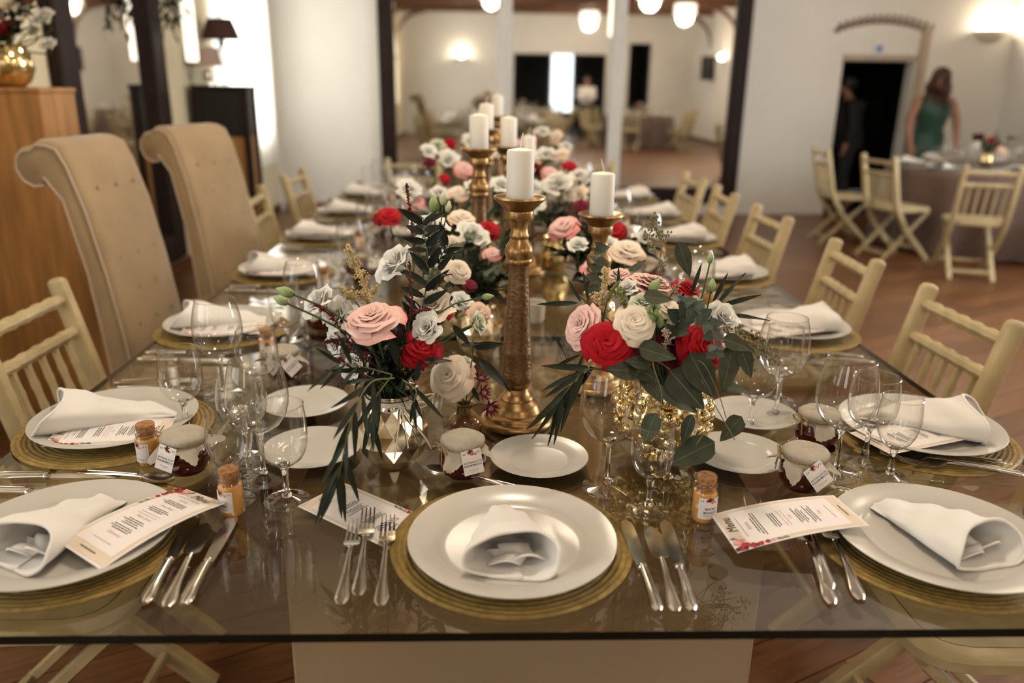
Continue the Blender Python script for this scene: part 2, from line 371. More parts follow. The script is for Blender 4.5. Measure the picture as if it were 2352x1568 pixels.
# left wall with three window openings
wins = [(7.55, 9.0, 0.85, 2.85), (-0.6, 1.2, 0.85, 2.65), (-3.9, -2.1, 0.85, 2.65)]
b = MB(); ys = [YF - .3]
for y0, y1, z0, z1 in sorted(wins): ys += [y0, y1]
ys.append(YB + .3)
for k in range(0, len(ys), 2): b.box((XL - .1, (ys[k] + ys[k + 1]) / 2, ZC / 2), (.2, ys[k + 1] - ys[k], ZC))
for y0, y1, z0, z1 in wins: b.box((XL - .1, (y0 + y1) / 2, z0 / 2), (.2, y1 - y0, z0)).box((XL - .1, (y0 + y1) / 2, (z1 + ZC) / 2), (.2, y1 - y0, ZC - z1))
struct('wall_left', b.mesh('wall_left', m_wall_y, False))
m_pane = clear_glass('window_pane', (0.97, 0.98, 0.98))
for k, (y0, y1, z0, z1) in enumerate(wins + [rw]):
    wx = XL - .12 if k < 3 else XR + .12
    w = MB(); yc, zc = (y0 + y1) / 2, (z0 + z1) / 2
    for yy in (y0 + .03, y1 - .03, yc): w.rbox((wx, yy, zc), (.06, .06, z1 - z0))
    for zz in (z0 + .03, z1 - .03): w.rbox((wx, yc, zz), (.05, y1 - y0, .06))
    wo = struct('window_%d' % (k + 1), w.mesh('window', m_white, False))
    for a, c2 in ((y0, yc), (yc, y1)): O('pane', MB().box((wx, (a + c2) / 2, zc), (.006, c2 - a - .06, z1 - z0 - .1)).mesh('pane', m_pane, False), wo)
# front wall (behind the camera, seen in the mirrors): wide dark doorway, narrow door
ox = [(0.75, 3.45, 2.28), (4.1, 4.75, 2.6)]
b = MB(); xs = [XL - .3, ox[0][0], ox[0][1], ox[1][0], ox[1][1], XR + .3]
for k in (0, 2, 4): b.box(((xs[k] + xs[k + 1]) / 2, YF - .1, ZC / 2), (xs[k + 1] - xs[k], .2, ZC))
for x0, x1, h in ox: b.box(((x0 + x1) / 2, YF - .1, (h + ZC) / 2), (x1 - x0, .2, ZC - h))
struct('wall_front', b.mesh('wall_front', m_wall, False))
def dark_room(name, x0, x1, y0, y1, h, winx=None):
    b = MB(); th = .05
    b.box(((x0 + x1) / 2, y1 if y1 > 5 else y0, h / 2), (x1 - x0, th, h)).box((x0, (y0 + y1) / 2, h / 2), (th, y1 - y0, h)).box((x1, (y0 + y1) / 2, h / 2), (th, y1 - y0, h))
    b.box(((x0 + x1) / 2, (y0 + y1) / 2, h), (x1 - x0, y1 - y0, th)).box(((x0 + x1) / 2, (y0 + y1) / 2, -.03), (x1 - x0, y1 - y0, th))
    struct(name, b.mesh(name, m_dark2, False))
m_dark2 = mat('dark_room_surface', (0.016, 0.012, 0.011), 0.8, var=0.2)  # one near-black colour for floor, walls and ceiling beyond the doorways
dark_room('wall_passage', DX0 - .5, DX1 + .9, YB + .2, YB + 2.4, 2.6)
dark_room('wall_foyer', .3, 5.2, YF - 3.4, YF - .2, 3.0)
m_lit = mat('lit_window_glass', (0.9, 0.95, 0.95), 0.3, emit=2.2, ecol=(0.88, 0.97, 1.0))
wf = struct('window_5', MB().rbox((2.45, YF - 3.3, 1.5), (.85, .06, 2.0)).mesh('window', m_dark, False)); O('pane', MB().box((2.45, YF - 3.26, 1.5), (.7, .02, 1.85)).mesh('pane', m_lit, False), wf)
# trims
struct('trim_1', MB().rbox((DX1 + .07, YB - .025, 1.05), (.09, .05, 2.1)).rbox((DX0 + (DX1 - DX0) / 2, YB - .012, DZ + .035), (DX1 - DX0 + .02, .022, .06)).mesh('trim', mat('door_trim', (0.47, 0.37, 0.27), 0.6, var=0.1), False))
for nm, c, d in (('baseboard_back', ((-2.3 - 1.3) / 2, YB - .012, .04), (1.1, .022, .08)), ('baseboard_right', (XR - .012, 2, .04), (.022, 14.8, .08)), ('baseboard_left', (XL + .012, 2, .04), (.022, 14.8, .08))):
    struct(nm, MB().rbox(c, d).mesh(nm, m_beam, False))

# ------------------------------------------------------------------ mirrors
def wall_mirror(name, label, M, x0, x1, z0, z1, fw, mull=()):
    t = thing(name, label, 'mirror', M)
    fr = MB()
    for x in (x0 + fw / 2, x1 - fw / 2): fr.rbox((x, -.04, (z0 + z1) / 2), (fw, .08, z1 - z0), .012)
    for z in (z0 + fw / 2, z1 - fw / 2): fr.rbox(((x0 + x1) / 2, -.04, z), (x1 - x0 - 2 * fw + .01, .075, fw), .012)
    O('frame', fr.mesh('frame', m_dark, False), t)
    O('mirror_glass', MB().box(((x0 + x1) / 2, -.012, (z0 + z1) / 2), (x1 - x0 - .02, .008, z1 - z0 - .02)).mesh('mirror_glass', m_mirror, False), t)
    for x, w in mull: O('mullion', MB().rbox((x, -.035, (z0 + z1) / 2), (w, .05, z1 - z0 - 2 * fw + .01), .01).mesh('mullion', m_white, False), t)
    return t
wall_mirror('wall_mirror', 'huge dark framed mirror with two white uprights on the end wall', T(0, YB - .002, 0), -1.21, 2.93, .13, 3.0, .17, ((.19, .16), (1.46, .16)))
wall_mirror('wall_mirror', 'tall dark framed mirror behind the oak plinth on the window wall', T(XL + .002, 0, 0) @ RZ(90), 4.70, 6.22, .12, 2.9, .21)

# ------------------------------------------------------------------ table: glass sheets on a taupe plinth
TX, TX0, TX1, TY0, TY1 = 0.07, -0.90, 1.04, 0.862, 5.50
tb = thing('dining_table', 'long glass topped banquet table on a taupe plinth', 'table', T(TX, (TY0 + TY1) / 2, 0))
cx, cy = TX, (TY0 + TY1) / 2
O('plinth', MB().rbox((0, 0.10, .371), (.82, TY1 - TY0 - .42, .742), .006).mesh('plinth', m_taupe, False), tb)
seams = [TY0, 2.13, 3.82, TY1]
for a, c2 in zip(seams, seams[1:]):
    g = MB(); x0, x1, y0, y1, z0, z1 = TX0 - cx, TX1 - cx, a + .002 - cy, c2 - .002 - cy, TZ - .013, TZ
    g.add([(x0, y0, z0), (x1, y0, z0), (x1, y1, z0), (x0, y1, z0), (x0, y0, z1), (x1, y0, z1), (x1, y1, z1), (x0, y1, z1)], [(0, 3, 2, 1), (4, 5, 6, 7)])
    g.mat(1).add([(x0, y0, z0), (x1, y0, z0), (x1, y1, z0), (x0, y1, z0), (x0, y0, z1), (x1, y0, z1), (x1, y1, z1), (x0, y1, z1)], [(0, 1, 5, 4), (1, 2, 6, 5), (2, 3, 7, 6), (3, 0, 4, 7)])
    O('glass_sheet', g.mesh('glass_sheet', [m_glass_top, m_glass_edge], False), tb)

# ------------------------------------------------------------------ folding bamboo-style chair (faces +Y)
def bamboo(p, q, r, n):
    p, q = Vector(p), Vector(q); pts = []; rs = []
    for i in range(n * 4 + 1):
        t = i / (n * 4); pts.append(p.lerp(q, t)); rs.append(r * (1.22 if i % 4 == 0 else 1.0 if i % 4 == 2 else 1.03))
    return MB().tube(pts, rs, 8)
def chair_kit():
    k = []
    for s_ in (-1, 1):
        x = .19 * s_
        path = [(x, -.285, .885), (x, -.235, .68), (x, -.185, .47), (x, -.06, .27), (x, .22, .0)]
        b = MB(); rings = []
        for i, p in enumerate(path):
            a = Vector(path[max(0, i - 1)]); c2 = Vector(path[min(len(path) - 1, i + 1)]); d = (c2 - a).normalized(); u = Vector((1, 0, 0)); v = d.cross(u)
            w, th = .019, .022
            rings.append([Vector(p) + u * cx_ * w + v * cy_ * th for cx_, cy_ in ((-1, -.7), (-.7, -1), (.7, -1), (1, -.7), (1, .7), (.7, 1), (-.7, 1), (-1, .7))])
        d0 = Vector((0, -.05, .205)).normalized()
        rings = [[c2.lerp(Vector(path[0]), .45) + d0 * .014 for c2 in rings[0]], [c2.lerp(Vector(path[0]), .12) + d0 * .008 for c2 in rings[0]]] + rings
        k.append(part('post', b.loft(rings).mesh('post', m_chair)))
    for s_ in (-1, 1):
        x = .155 * s_; k.append(part('leg', MB().bar((x, .185, .425), (x, -.25, .0), .026, .034, (1, 0, 0)).mesh('leg', m_chair)))
    k.append(part('top_rail', bamboo((-.185, -.276, .84), (.185, -.276, .84), .0165, 6).mesh('rail', m_chair)))
    k.append(part('middle_rail', bamboo((-.185, -.254, .745), (.185, -.254, .745), .0165, 6).mesh('rail', m_chair)))
    k.append(part('lower_rail', MB().bar((-.185, -.19, .495), (.185, -.19, .495), .03, .022).mesh('rail', m_chair)))
    sp = bamboo((0, -.25, .735), (0, -.192, .50), .0095, 4).mesh('spindle', m_chair)
    for i in range(5): k.append(part('spindle', sp, T(-.128 + .064 * i, 0, 0)))
    def outline(s_): 
        o = []
        for a in range(0, 24):
            t = 2 * PI * a / 24; e = .45
            o.append((math.copysign(abs(math.cos(t)) ** e, math.cos(t)) * .205 * s_, math.copysign(abs(math.sin(t)) ** e, math.sin(t)) * .205 * s_ + .01))
        return o
    b = MB(); b.loft([[(x, y, z) for x, y in outline(s_)] for s_, z in ((.96, .425), (1, .432), (1, .452), (.97, .458), (.80, .458), (.78, .449))])
    k.append(part('seat', b.mesh('seat', m_chair), None, [part('seat_pad', MB().loft([[(x, y, z) for x, y in outline(s_)] for s_, z in ((.78, .445), (.77, .455), (.5, .461))]).mesh('seat_pad', m_seat))]))
    k.append(part('stretcher', MB().bar((-.155, -.19, .062), (.155, -.19, .062), .02, .026).mesh('stretcher', m_chair)))
    k.append(part('stretcher', MB().bar((-.185, .12, .10), (.185, .12, .10), .02, .026).mesh('stretcher', m_chair)))
    return k
CHAIR = chair_kit()
ORD = ['first', 'second', 'third', 'fourth', 'fifth', 'sixth', 'seventh']
def face(dx, dy): return RZ(math.degrees(math.atan2(dy, dx)) - 90)
SEATY = [1.50, 2.18, 2.88, 3.58, 4.28, 4.98]
CHY_R = [1.36, 2.02, 2.76, 3.63, 4.43, 5.14]
for i, y in enumerate(CHY_R):
    x = 1.0 if i == 0 else 1.0 + .01 * i
    place(CHAIR, 'folding_chair', 'champagne bamboo folding chair, %s from the near end on the door side' % ORD[i], 'chair', T(x, y, 0) @ RZ(90 + (0, 2, -3, 2, -2, 3)[i]), 'champagne folding chairs')
for i, y in ((0, 1.46), (1, 2.02), (4, 4.22), (5, 5.08)):
    x = -.90 if i == 0 else -.93
    place(CHAIR, 'folding_chair', 'champagne bamboo folding chair, %s from the near end on the window side' % ORD[i], 'chair', T(x, y, 0) @ RZ(-90 + (0, -2, 0, 0, 3, -4)[i]), 'champagne folding chairs')
for i, x in enumerate((-.55, .10, .75)):
    place(CHAIR, 'folding_chair', 'champagne folding chair at the far end of the long table, %s' % ('near the window wall', 'in the middle', 'nearer the dark doorway')[i], 'chair', T(x, 5.80, 0) @ RZ(180), 'champagne folding chairs')

# ------------------------------------------------------------------ tall upholstered scroll-back chair (faces +Y)
def scroll_kit():
    k = []; W = .195
    front = [(-.20, .44), (-.215, .60), (-.245, .80), (-.285, 1.0), (-.325, 1.13), (-.355, 1.19)]
    top = [(-.355 - .055 * math.sin(a), 1.165 + .055 * math.cos(a) - .0) for a in [PI * .12 * i for i in range(1, 9)]]
    roll = [(-.46 + .062 * math.cos(a), 1.13 + .062 * math.sin(a)) for a in [math.radians(d) for d in (85, 120, 155, 190, 225, 260, 295, 330)]]
    prof = front + [(-.39, 1.205), (-.43, 1.208)] + roll + [(-.385, 1.03), (-.335, .80), (-.30, .60), (-.29, .40), (-.24, .38)]
    cyy = sum(p[0] for p in prof) / len(prof); czz = sum(p[1] for p in prof) / len(prof)
    def ring(x, ins):
        o = []
        for y, z in prof:
            d = Vector((y - cyy * 1.0, 0)); cc = Vector((y, z)); tgt = Vector((-.33 + (.9 - z) * .09 if z < 1.08 else -.43, z if z < 1.1 else 1.13)); dd = tgt - cc
            if dd.length > 1e-6: cc = cc + dd.normalized() * min(ins, dd.length * .9)
            o.append((x, cc.x, cc.y))
        return o
    b = MB(); b.loft([ring(-W, .02), ring(-W + .012, .004), ring(-W + .03, 0), ring(W - .03, 0), ring(W - .012, .004), ring(W, .02)])
    back = b.mesh('backrest', m_velvet)
    btn = MB().sph((0, 0, 0), .006, 8, 5, (1, .45, 1)).mesh('button', m_button); subs = []
    for r, z in enumerate((.62, .73, .84, .95, 1.06)):
        for c in range(3 if r % 2 == 0 else 2):
            x = (-.11 + .11 * c) if r % 2 == 0 else (-.055 + .11 * c)
            y = -.215 - (z - .60) * .17 if z < .85 else -.255 - (z - .84) * .21
            subs.append(part('button', btn, T(x, y + .004, z)))
    k.append(part('backrest', back, None, subs))
    k.append(part('seat', MB().rbox((0, .01, .41), (.40, .50, .12), .03).mesh('seat', m_velvet)))
    pip = [p for p in ring(-W, .016)]
    for sx_ in (-W, W): k.append(part('piping', MB().tube([Vector((sx_, p[1], p[2])) for p in pip], .004, 6).mesh('piping', mat('pale_piping', (0.50, 0.40, 0.30), .6, var=.05))))
    for x in (-.22, .22):
        for y in (-.22, .22): k.append(part('leg', MB().loft([[(x + s_ * .02 * q, y + c2 * .02 * q, z) for s_, c2 in ((-1, -1), (1, -1), (1, 1), (-1, 1))] for z, q in ((.36, 1.1), (0, .75))]).mesh('leg', m_dark, False)))
    return k
SCR = scroll_kit()
place(SCR, 'scroll_back_chair', 'tall tufted beige chair with rolled top nearer the camera', 'chair', T(-.955, 2.73, 0) @ RZ(-90 - 6) @ Matrix.Diagonal((1, 1, 1.035, 1)), 'tall upholstered chairs')
place(SCR, 'scroll_back_chair', 'tall tufted beige chair with pale piping farther along the window side', 'chair', T(-.90, 3.47, 0) @ RZ(-90 - 18) @ Matrix.Diagonal((1, 1, 1.035, 1)), 'tall upholstered chairs')

# ------------------------------------------------------------------ plinths, lamps and things along the window wall
t = thing('display_plinth', 'tall oak display plinth holding a golden vase of flowers', 'plinth', T(-1.975, 3.46, 0))
O('body', MB().rbox((0, 0, .695), (.44, .28, 1.37), .006).mesh('body', m_oak, False), t)
O('cap', MB().rbox((0, 0, 1.385), (.45, .29, .02), .004).mesh('cap', m_oak, False), t)
O('foot', MB().rbox((0, 0, .02), (.40, .25, .04), .004).mesh('foot', m_dark, False), t)
t = thing('display_plinth', 'dark framed plinth with an oak panel under black, beside the curtain', 'plinth', T(-2.17, 6.95, 0) @ RZ(6))
fr = MB()
for x in (-.19, .19):
    for y in (-.19, .19): fr.rbox((x, y, .69), (.05, .05, 1.38), .005)
O('frame', fr.rbox((0, 0, 1.375), (.44, .44, .03), .005).mesh('frame', m_dark, False), t)
O('upper_panel', MB().rbox((0, 0, 1.18), (.39, .39, .36), .004).mesh('upper_panel', m_black, False), t)
O('lower_panel', MB().rbox((0, 0, .50), (.37, .37, .98), .004).mesh('lower_panel', m_oak, False), t)
m_shade_t = translucent('taupe_shade', (0.50, 0.36, 0.30), .25); m_shade_d = mat('brown_shade', (0.05, 0.018, 0.012), 0.8, var=.2)
m_shade_w = mat('lit_white_shade', (0.86, 0.80, 0.70), 0.7, emit=1.6, ecol=(1.0, 0.90, 0.74))
def shade(r0, r1, h, m, n=32):
    return MB().lathe([(r1, 0), (r0, h), (r0 - .004, h), (r1 - .004, 0), (r1, 0)], n).mesh('shade', m)
def table_lamp(label, M, r, m, ball):
    t = thing('table_lamp', label, 'lamp', M)
    O('base', MB().lathe([(0, 0), (.06, 0), (.06, .012), (.012, .02), (.012, .035)], 20).mesh('base', m_silver), t)
    if ball: O('ball', MB().sph((0, 0, .075), .045, 18, 12).mesh('ball', m_silver), t)
    O('pole', MB().tube([(0, 0, .03), (0, 0, .26)], .006, 8).mesh('pole', m_silver), t)
    O('shade', shade(r * .8, r, .14, m), t, T(0, 0, .15))
table_lamp('small lamp with a taupe shade and shiny ball on the dark plinth', T(-2.27, 6.86, 1.39), .13, m_shade_t, True)
t = thing('wall_lamp', 'wall lamp with a dark brown tapered shade beside the white curtain', 'lamp', T(-2.24, 7.22, 1.66))
O('bracket', MB().tube([(-.17, 0, .02), (-.06, 0, -.01), (0, 0, .03), (0, 0, .12)], .008, 8).mesh('bracket', m_dark), t)
O('shade', shade(.10, .16, .16, m_shade_d), t, T(0, 0, .10)); O('finial', MB().sph((0, 0, .07), .025, 10, 8, (1, 1, 1.4)).mesh('finial', m_dark), t)
m_curtain = translucent('white_curtain', (0.92, 0.90, 0.86), .55)
cb = MB().grid(lambda u, v: (XL + .09 + .028 * math.sin(u * 2 * PI * 14) + .01 * math.sin(u * 37), 7.42 + u * 1.72, .58 + v * 2.35), 170, 6)
t = thing('curtain', 'floor-length white curtain glowing in front of the back window', 'curtain', T(0, 0, 0))
O('drape', cb.mesh('drape', m_curtain, 'full'), t); O('rod', MB().tube([(XL + .09, 7.3, 2.94), (XL + .09, 9.2, 2.94)], .014, 8).mesh('rod', m_dark), t)
def pendant_drum(label, x, y, z, r, h, power):
    t = thing('pendant_lamp', label, 'lamp', T(x, y, z), 'white drum pendants')
    O('shade', shade(r, r, h, m_shade_w), t); O('cord', MB().tube([(0, 0, h), (0, 0, ZC - z - .012)], .004, 6).mesh('cord', m_black), t)
    O('canopy', MB().lathe([(0, ZC - z - .03), (.05, ZC - z - .03), (.05, ZC - z), (0, ZC - z)], 16).mesh('canopy', m_white), t)
    O('diffuser', MB().lathe([(0, .02), (r - .006, .02), (r - .006, .024), (0, .024)], 32).mesh('diffuser', m_shade_w), t)
    if power: point_light('pendant_bulb', (x, y, z - .06), power, WARM, .16)
pend = [(.07, -.25, 3.22, 18, 'unseen above the near end, added to light the flowers'), (.07, 2.0, 3.22, 92, 'over the middle of the long table'), (.07, 4.6, 3.22, 60, 'over the far half of the long table'), (3.0, 3.0, 2.98, 45, 'over the open floor on the door side'), (4.6, 6.9, 2.75, 26, 'over the round table by the doorway'), (2.6, -3.0, 3.0, 90, 'over the far tables seen in the mirror'), (4.5, -.6, 3.0, 60, 'over the side tables seen in the mirror')]  # the near-end lamp is unseen, added to brighten the fronts of the flowers
for x, y, z, pw, w_ in pend: pendant_drum('white drum pendant lamp hanging ' + w_, x, y, z, .24, .22, pw)
def pendant_tube(label, x, y, z, r, h):
    t = thing('pendant_lamp', label, 'lamp', T(x, y, z), 'tube pendants')
    O('tube', MB().lathe([(0, 0), (r * .9, 0), (r, .02), (r, h - .02), (r * .9, h), (0, h)], 20).mesh('tube', m_shade_w), t)
    O('cord', MB().tube([(0, 0, h), (0, 0, ZC - z)], .003, 6).mesh('cord', m_black), t)
pendant_tube('slim glowing tube lamp hanging beside the dark plinth', -2.2, 6.36, 1.56, .045, 1.1)
pendant_tube('slim glowing tube lamp over the open floor', 2.6, 1.0, 2.42, .06, .8)
m_sconce = mat('plaster_sconce', (0.74, 0.66, 0.55), 0.7, var=.03); m_glow = mat('sconce_glow', (1, .9, .75), .5, emit=9, ecol=(1.0, .86, .64))
def sconce(label, M, power=14):
    t = thing('wall_sconce', label, 'lamp', M, 'half bowl wall sconces')      # wall behind at +Y
    b = MB().grid(lambda u, v: (.17 * math.cos(PI * u) * math.sin(PI / 2 * (.02 + .98 * v)), -.15 * math.sin(PI * u) * math.sin(PI / 2 * (.02 + .98 * v)), -.13 * math.cos(PI / 2 * v)), 18, 8)
    O('bowl', b.mesh('bowl', m_sconce), t); O('back_plate', MB().box((0, -.004, -.06), (.16, .008, .12)).mesh('back_plate', m_sconce, False), t)
    O('lamp_glow', MB().grid(lambda u, v: (.15 * math.cos(PI * u) * v, -.13 * math.sin(PI * u) * v - .004, -.012), 14, 2).mesh('lamp_glow', m_glow, False), t)
    p = M @ Vector((0, -.10, .05)); point_light('sconce_bulb', p, power, WARM, .05)
sconce('half bowl plaster sconce glowing beside the doorway', T(5.66, YB, 2.08), 9)
sconce('half bowl sconce on the wall behind the camera, mirrored at left of the uprights'.replace(' at left of', ' beside'), T(-.76, YF, 2.15) @ RZ(180), 22)
sconce('half bowl sconce on the long wall near the loudspeaker', T(XR, -2.1, 2.1) @ RZ(-90), 22)
sconce('half bowl sconce high on the long wall by the side tables', T(XR, 1.6, 2.1) @ RZ(-90), 22)
t = thing('loudspeaker', 'black loudspeaker fixed to the long wall, seen in the mirror', 'speaker', T(XR - .16, -3.1, 1.6) @ RZ(75))
O('cabinet', MB().rbox((0, 0, .3), (.30, .26, .60), .02).mesh('cabinet', m_black, False), t); O('bracket', MB().bar((0, -.13, .3), (0, -.17, .3), .06, .06).mesh('bracket', m_black, False), t)
O('grille', MB().rbox((0, .132, .3), (.26, .01, .55), .004).mesh('grille', mat('speaker_grille', (.02, .02, .02), .9, var=.3, vs_=200), False), t)
# doorway ornament: arched stencil of leaf scrolls, small sign, all on the end wall
t = thing('wall_stencil', 'arched row of brown leaf scrolls painted above the doorway', 'decoration', T(0, YB - .003, 0))
m_st = mat('stencil_brown', (0.20, 0.10, 0.07), .8, var=.2)
for i in range(15):
    u = i / 14; x = 3.92 + u * 1.05; z = 2.06 + .10 * math.sin(PI * u) ** .8; b = MB()
    for a in (0, 1): b.add([(x + .036 * math.cos(q) * (1 - .4 * a) + .02 * a, -.002, z + .030 * math.sin(q) + .050 * a) for q in [2 * PI * k / 8 for k in range(8)]], [tuple(range(8))])
    b.tube([(x - .04, -.002, z - .02), (x, -.002, z - .005), (x + .035, -.002, z + .05)], .010, 5); O('scroll', b.mesh('scroll', m_st, False), t)
t = thing('wall_sign', 'small blue and white sign above the doorway', 'sign', T(4.42, YB - .004, 1.885))
O('board', MB().rbox((0, -.004, 0), (.12, .008, .15), .002).mesh('board', m_white, False), t); O('symbol', MB().rbox((0, -.009, -.015), (.075, .004, .075), .001).mesh('symbol', mat('sign_blue', (.16, .25, .55), .5, var=.1), False), t)

# ================================================================== TABLEWARE
def rim_ring(b, r, z, t=.0013, n=36):
    b.lathe([(r - t, z), (r, z + t), (r + t, z), (r, z - t), (r - t, z)], n)
def goblet_kit(h, foot_r, stem_r, bowl, n=36):
    zb = bowl[0][1]
    b = MB().lathe([(0, zb)] + bowl, n); rim_ring(b, bowl[-1][0], bowl[-1][1])
    st = MB().lathe([(0, .0105), (stem_r * 1.9, .0105), (stem_r * 1.15, .022), (stem_r, .045), (stem_r, zb - .022), (stem_r * 1.25, zb - .009), (bowl[1][0] * .55, zb + .001), (0, zb + .0012)], 20)
    ft = MB().lathe([(0, .0002), (foot_r, .0002), (foot_r + .0006, .0012), (foot_r, .0022), (foot_r * .55, .0040), (stem_r * 2.4, .0085), (0, .0105)], n)
    return [part('bowl', b.mesh('bowl', m_crystal)), part('stem', st.mesh('stem', m_stemglass)), part('foot', ft.mesh('foot', m_crystal))]
TALL = goblet_kit(.222, .0435, .0040, [(.006, .093), (.022, .0965), (.036, .106), (.0465, .122), (.0525, .142), (.0535, .158), (.0515, .180), (.0470, .203), (.0415, .222)])
WATER = goblet_kit(.176, .0385, .0050, [(.006, .068), (.019, .0715), (.030, .080), (.0375, .094), (.0408, .112), (.0410, .130), (.0398, .152), (.0372, .176)])
PORT = goblet_kit(.158, .0335, .0045, [(.006, .060), (.015, .0640), (.025, .074), (.0330, .090), (.0372, .108), (.0375, .124), (.0360, .142), (.0338, .158)])
WIDE = goblet_kit(.170, .0400, .0045, [(.006, .070), (.020, .0735), (.033, .082), (.0415, .096), (.0450, .114), (.0450, .132), (.0430, .152), (.0400, .170)])

PLATE = [part('plate', MB().lathe([(0, .004), (.078, .004), (.080, 0), (.088, 0), (.090, .005), (.118, .0125), (.150, .0205), (.1625, .0240), (.1637, .0255), (.1625, .0266), (.150, .0245), (.122, .0175), (.1185, .0150), (.112, .0115), (.104, .0100), (0, .0095)], 72).xf(Matrix.Diagonal((.957, .957, .98, 1))).mesh('dinner_plate', m_china))]
BREAD = [part('plate', MB().lathe([(0, .003), (.05, .003), (.051, 0), (.055, 0), (.058, .004), (.080, .0105), (.0915, .0135), (.0925, .0145), (.0915, .0155), (.078, .0130), (.064, .0105), (.0610, .0090), (.0560, .0062), (.052, .0056), (0, .0052)], 56).mesh('bread_plate', m_china))]
pf = [(0, 0), (.176, 0), (.184, .002), (.1855, .004)]
for i in range(82):
    r = .184 - i * .00225; pf.append((max(r, .0005), .0036 + (.0000, .0018, .0026, .0018)[i % 4]))
pf.append((0, .005))
MATK = [part('placemat', MB().lathe(pf, 96, wob=lambda a, z: 1 + .0025 * math.sin(a * 96 * 2.5)).mesh('placemat', m_raffia, 'full'))]

def napkin_mesh(seed, L=.225, a0=.084, b0=.070, tw=.012):
    rnd = random.Random(seed); ph = rnd.random() * 6
    def fn(u, v, off=0.0):      # u around (with overlap), v along from mouth to point
        th = -PI * .62 + u * PI * 2.18
        k = (1 - v) ** .85
        a = (tw + (a0 - tw) * k) * (1 - .07 * u) - off; h = (.006 + (b0 - .006) * k) * (1 - .07 * u) - off
        cs, sn = math.cos(th), math.sin(th)
        x = a * math.copysign(abs(cs) ** .8, cs); z = h * .5 + h * .5 * math.copysign(abs(sn) ** .75, sn)
        wr = .0026 * math.sin(th * 3 + v * 9 + ph) * (.3 + v) + .0018 * math.sin(v * 21 + th * 2) + .0075 * mnoise.noise(Vector((cs * 1.6, v * 5 + seed * 3, sn * 1.6))) * (.35 + v)
        y = -L * .45 + L * v + .020 * math.sin(th) * (1 - v) - .012 * (1 - v) * math.cos(th * 2 + 1)
        return (x + wr * cs, y, max(.0010 + .0018 * u + off * .22, z + wr * abs(sn)))
    b = MB(); nu, nv = 44, 16
    b.grid(lambda u, v: fn(u, v), nu, nv); b.grid(lambda u, v: fn(u, v, .0032), nu, nv)
    # thick turned-over rim at the mouth
    pts = [(Vector(fn(i / nu, 0)) + Vector(fn(i / nu, 0, .0032))) / 2 for i in range(nu + 1)]
    b.tube(pts, .0034, 7)
    return b.mesh('napkin', m_linen, 'full')
def napkin_fold(seed):
    rnd = random.Random(seed); b = MB()
    for k in range(2):
        x0 = -.035 + .03 * k; w = .034
        b.grid(lambda u, v: (x0 + .055 * v + .012 * math.sin(u * 4 + k), -.082 + .05 * u - .014 * math.sin(v * 3), .006 + .017 * math.sin(PI * v) * (1 - .4 * u) + .006 * math.sin(u * 6 + 2 * k) + .004 * k), 12, 12)
        b.tube([(x0 + .055 * v + .012 * math.sin(k), -.082 - .014 * math.sin(v * 3), .006 + .017 * math.sin(PI * v) + .006 * math.sin(2 * k) + .004 * k) for v in [i / 12 for i in range(13)]], .0022, 6)
    return b.mesh('tucked_fold', m_linen, 'full')
NAPS = [[part('roll', napkin_mesh(s_, tw=w_)), part('tucked_fold', napkin_fold(s_))] for s_, w_ in ((1, .010), (2, .034), (3, .030))]

# ------------------------------------------------------------------ writing
_tx = {}
def text_mb(s_, size, shear=0.0, bold=0.0, sx=1.0):
    key = (s_, size, shear, bold, sx)
    if key not in _tx:
        cu = bpy.data.curves.new('lettering', 'FONT'); cu.body = s_; cu.size = size; cu.align_x = 'CENTER'; cu.align_y = 'CENTER'; cu.shear = shear; cu.offset = bold; cu.resolution_u = 2
        ob = bpy.data.objects.new('lettering', cu); COL.objects.link(ob); dg = bpy.context.evaluated_depsgraph_get()
        me = bpy.data.meshes.new_from_object(ob.evaluated_get(dg))
        _tx[key] = ([(v.co.x * sx, v.co.y, 0.0) for v in me.vertices], [tuple(p.vertices) for p in me.polygons])
        bpy.data.objects.remove(ob); bpy.data.curves.remove(cu); bpy.data.meshes.remove(me)
    b = MB(); b.add(*_tx[key]); return b
def put(dst, src, x, y, z=0.0):
    b0 = len(dst.v); dst.v += [(p[0] + x, p[1] + y, p[2] + z) for p in src.v]
    for f in src.f: dst.f.append(tuple(i + b0 for i in f)); dst.m.append(dst.cur)
def wordline(b, x, y, w, h, rnd):
    """a line of print too small to read: word-length strokes"""
    cx_ = x - w / 2
    while cx_ < x + w / 2 - .0008:
        ww = min(rnd.uniform(.0022, .0060), x + w / 2 - cx_); b.box((cx_ + ww / 2, y, 0), (ww, h, .00005)); cx_ += ww + .0011
def blob(b, x, y, r, n=9, rnd=random):
    b.add([(x + r * rnd.uniform(.7, 1.15) * math.cos(2 * PI * k / n), y + r * rnd.uniform(.7, 1.15) * math.sin(2 * PI * k / n), 0) for k in range(n)], [tuple(range(n))])

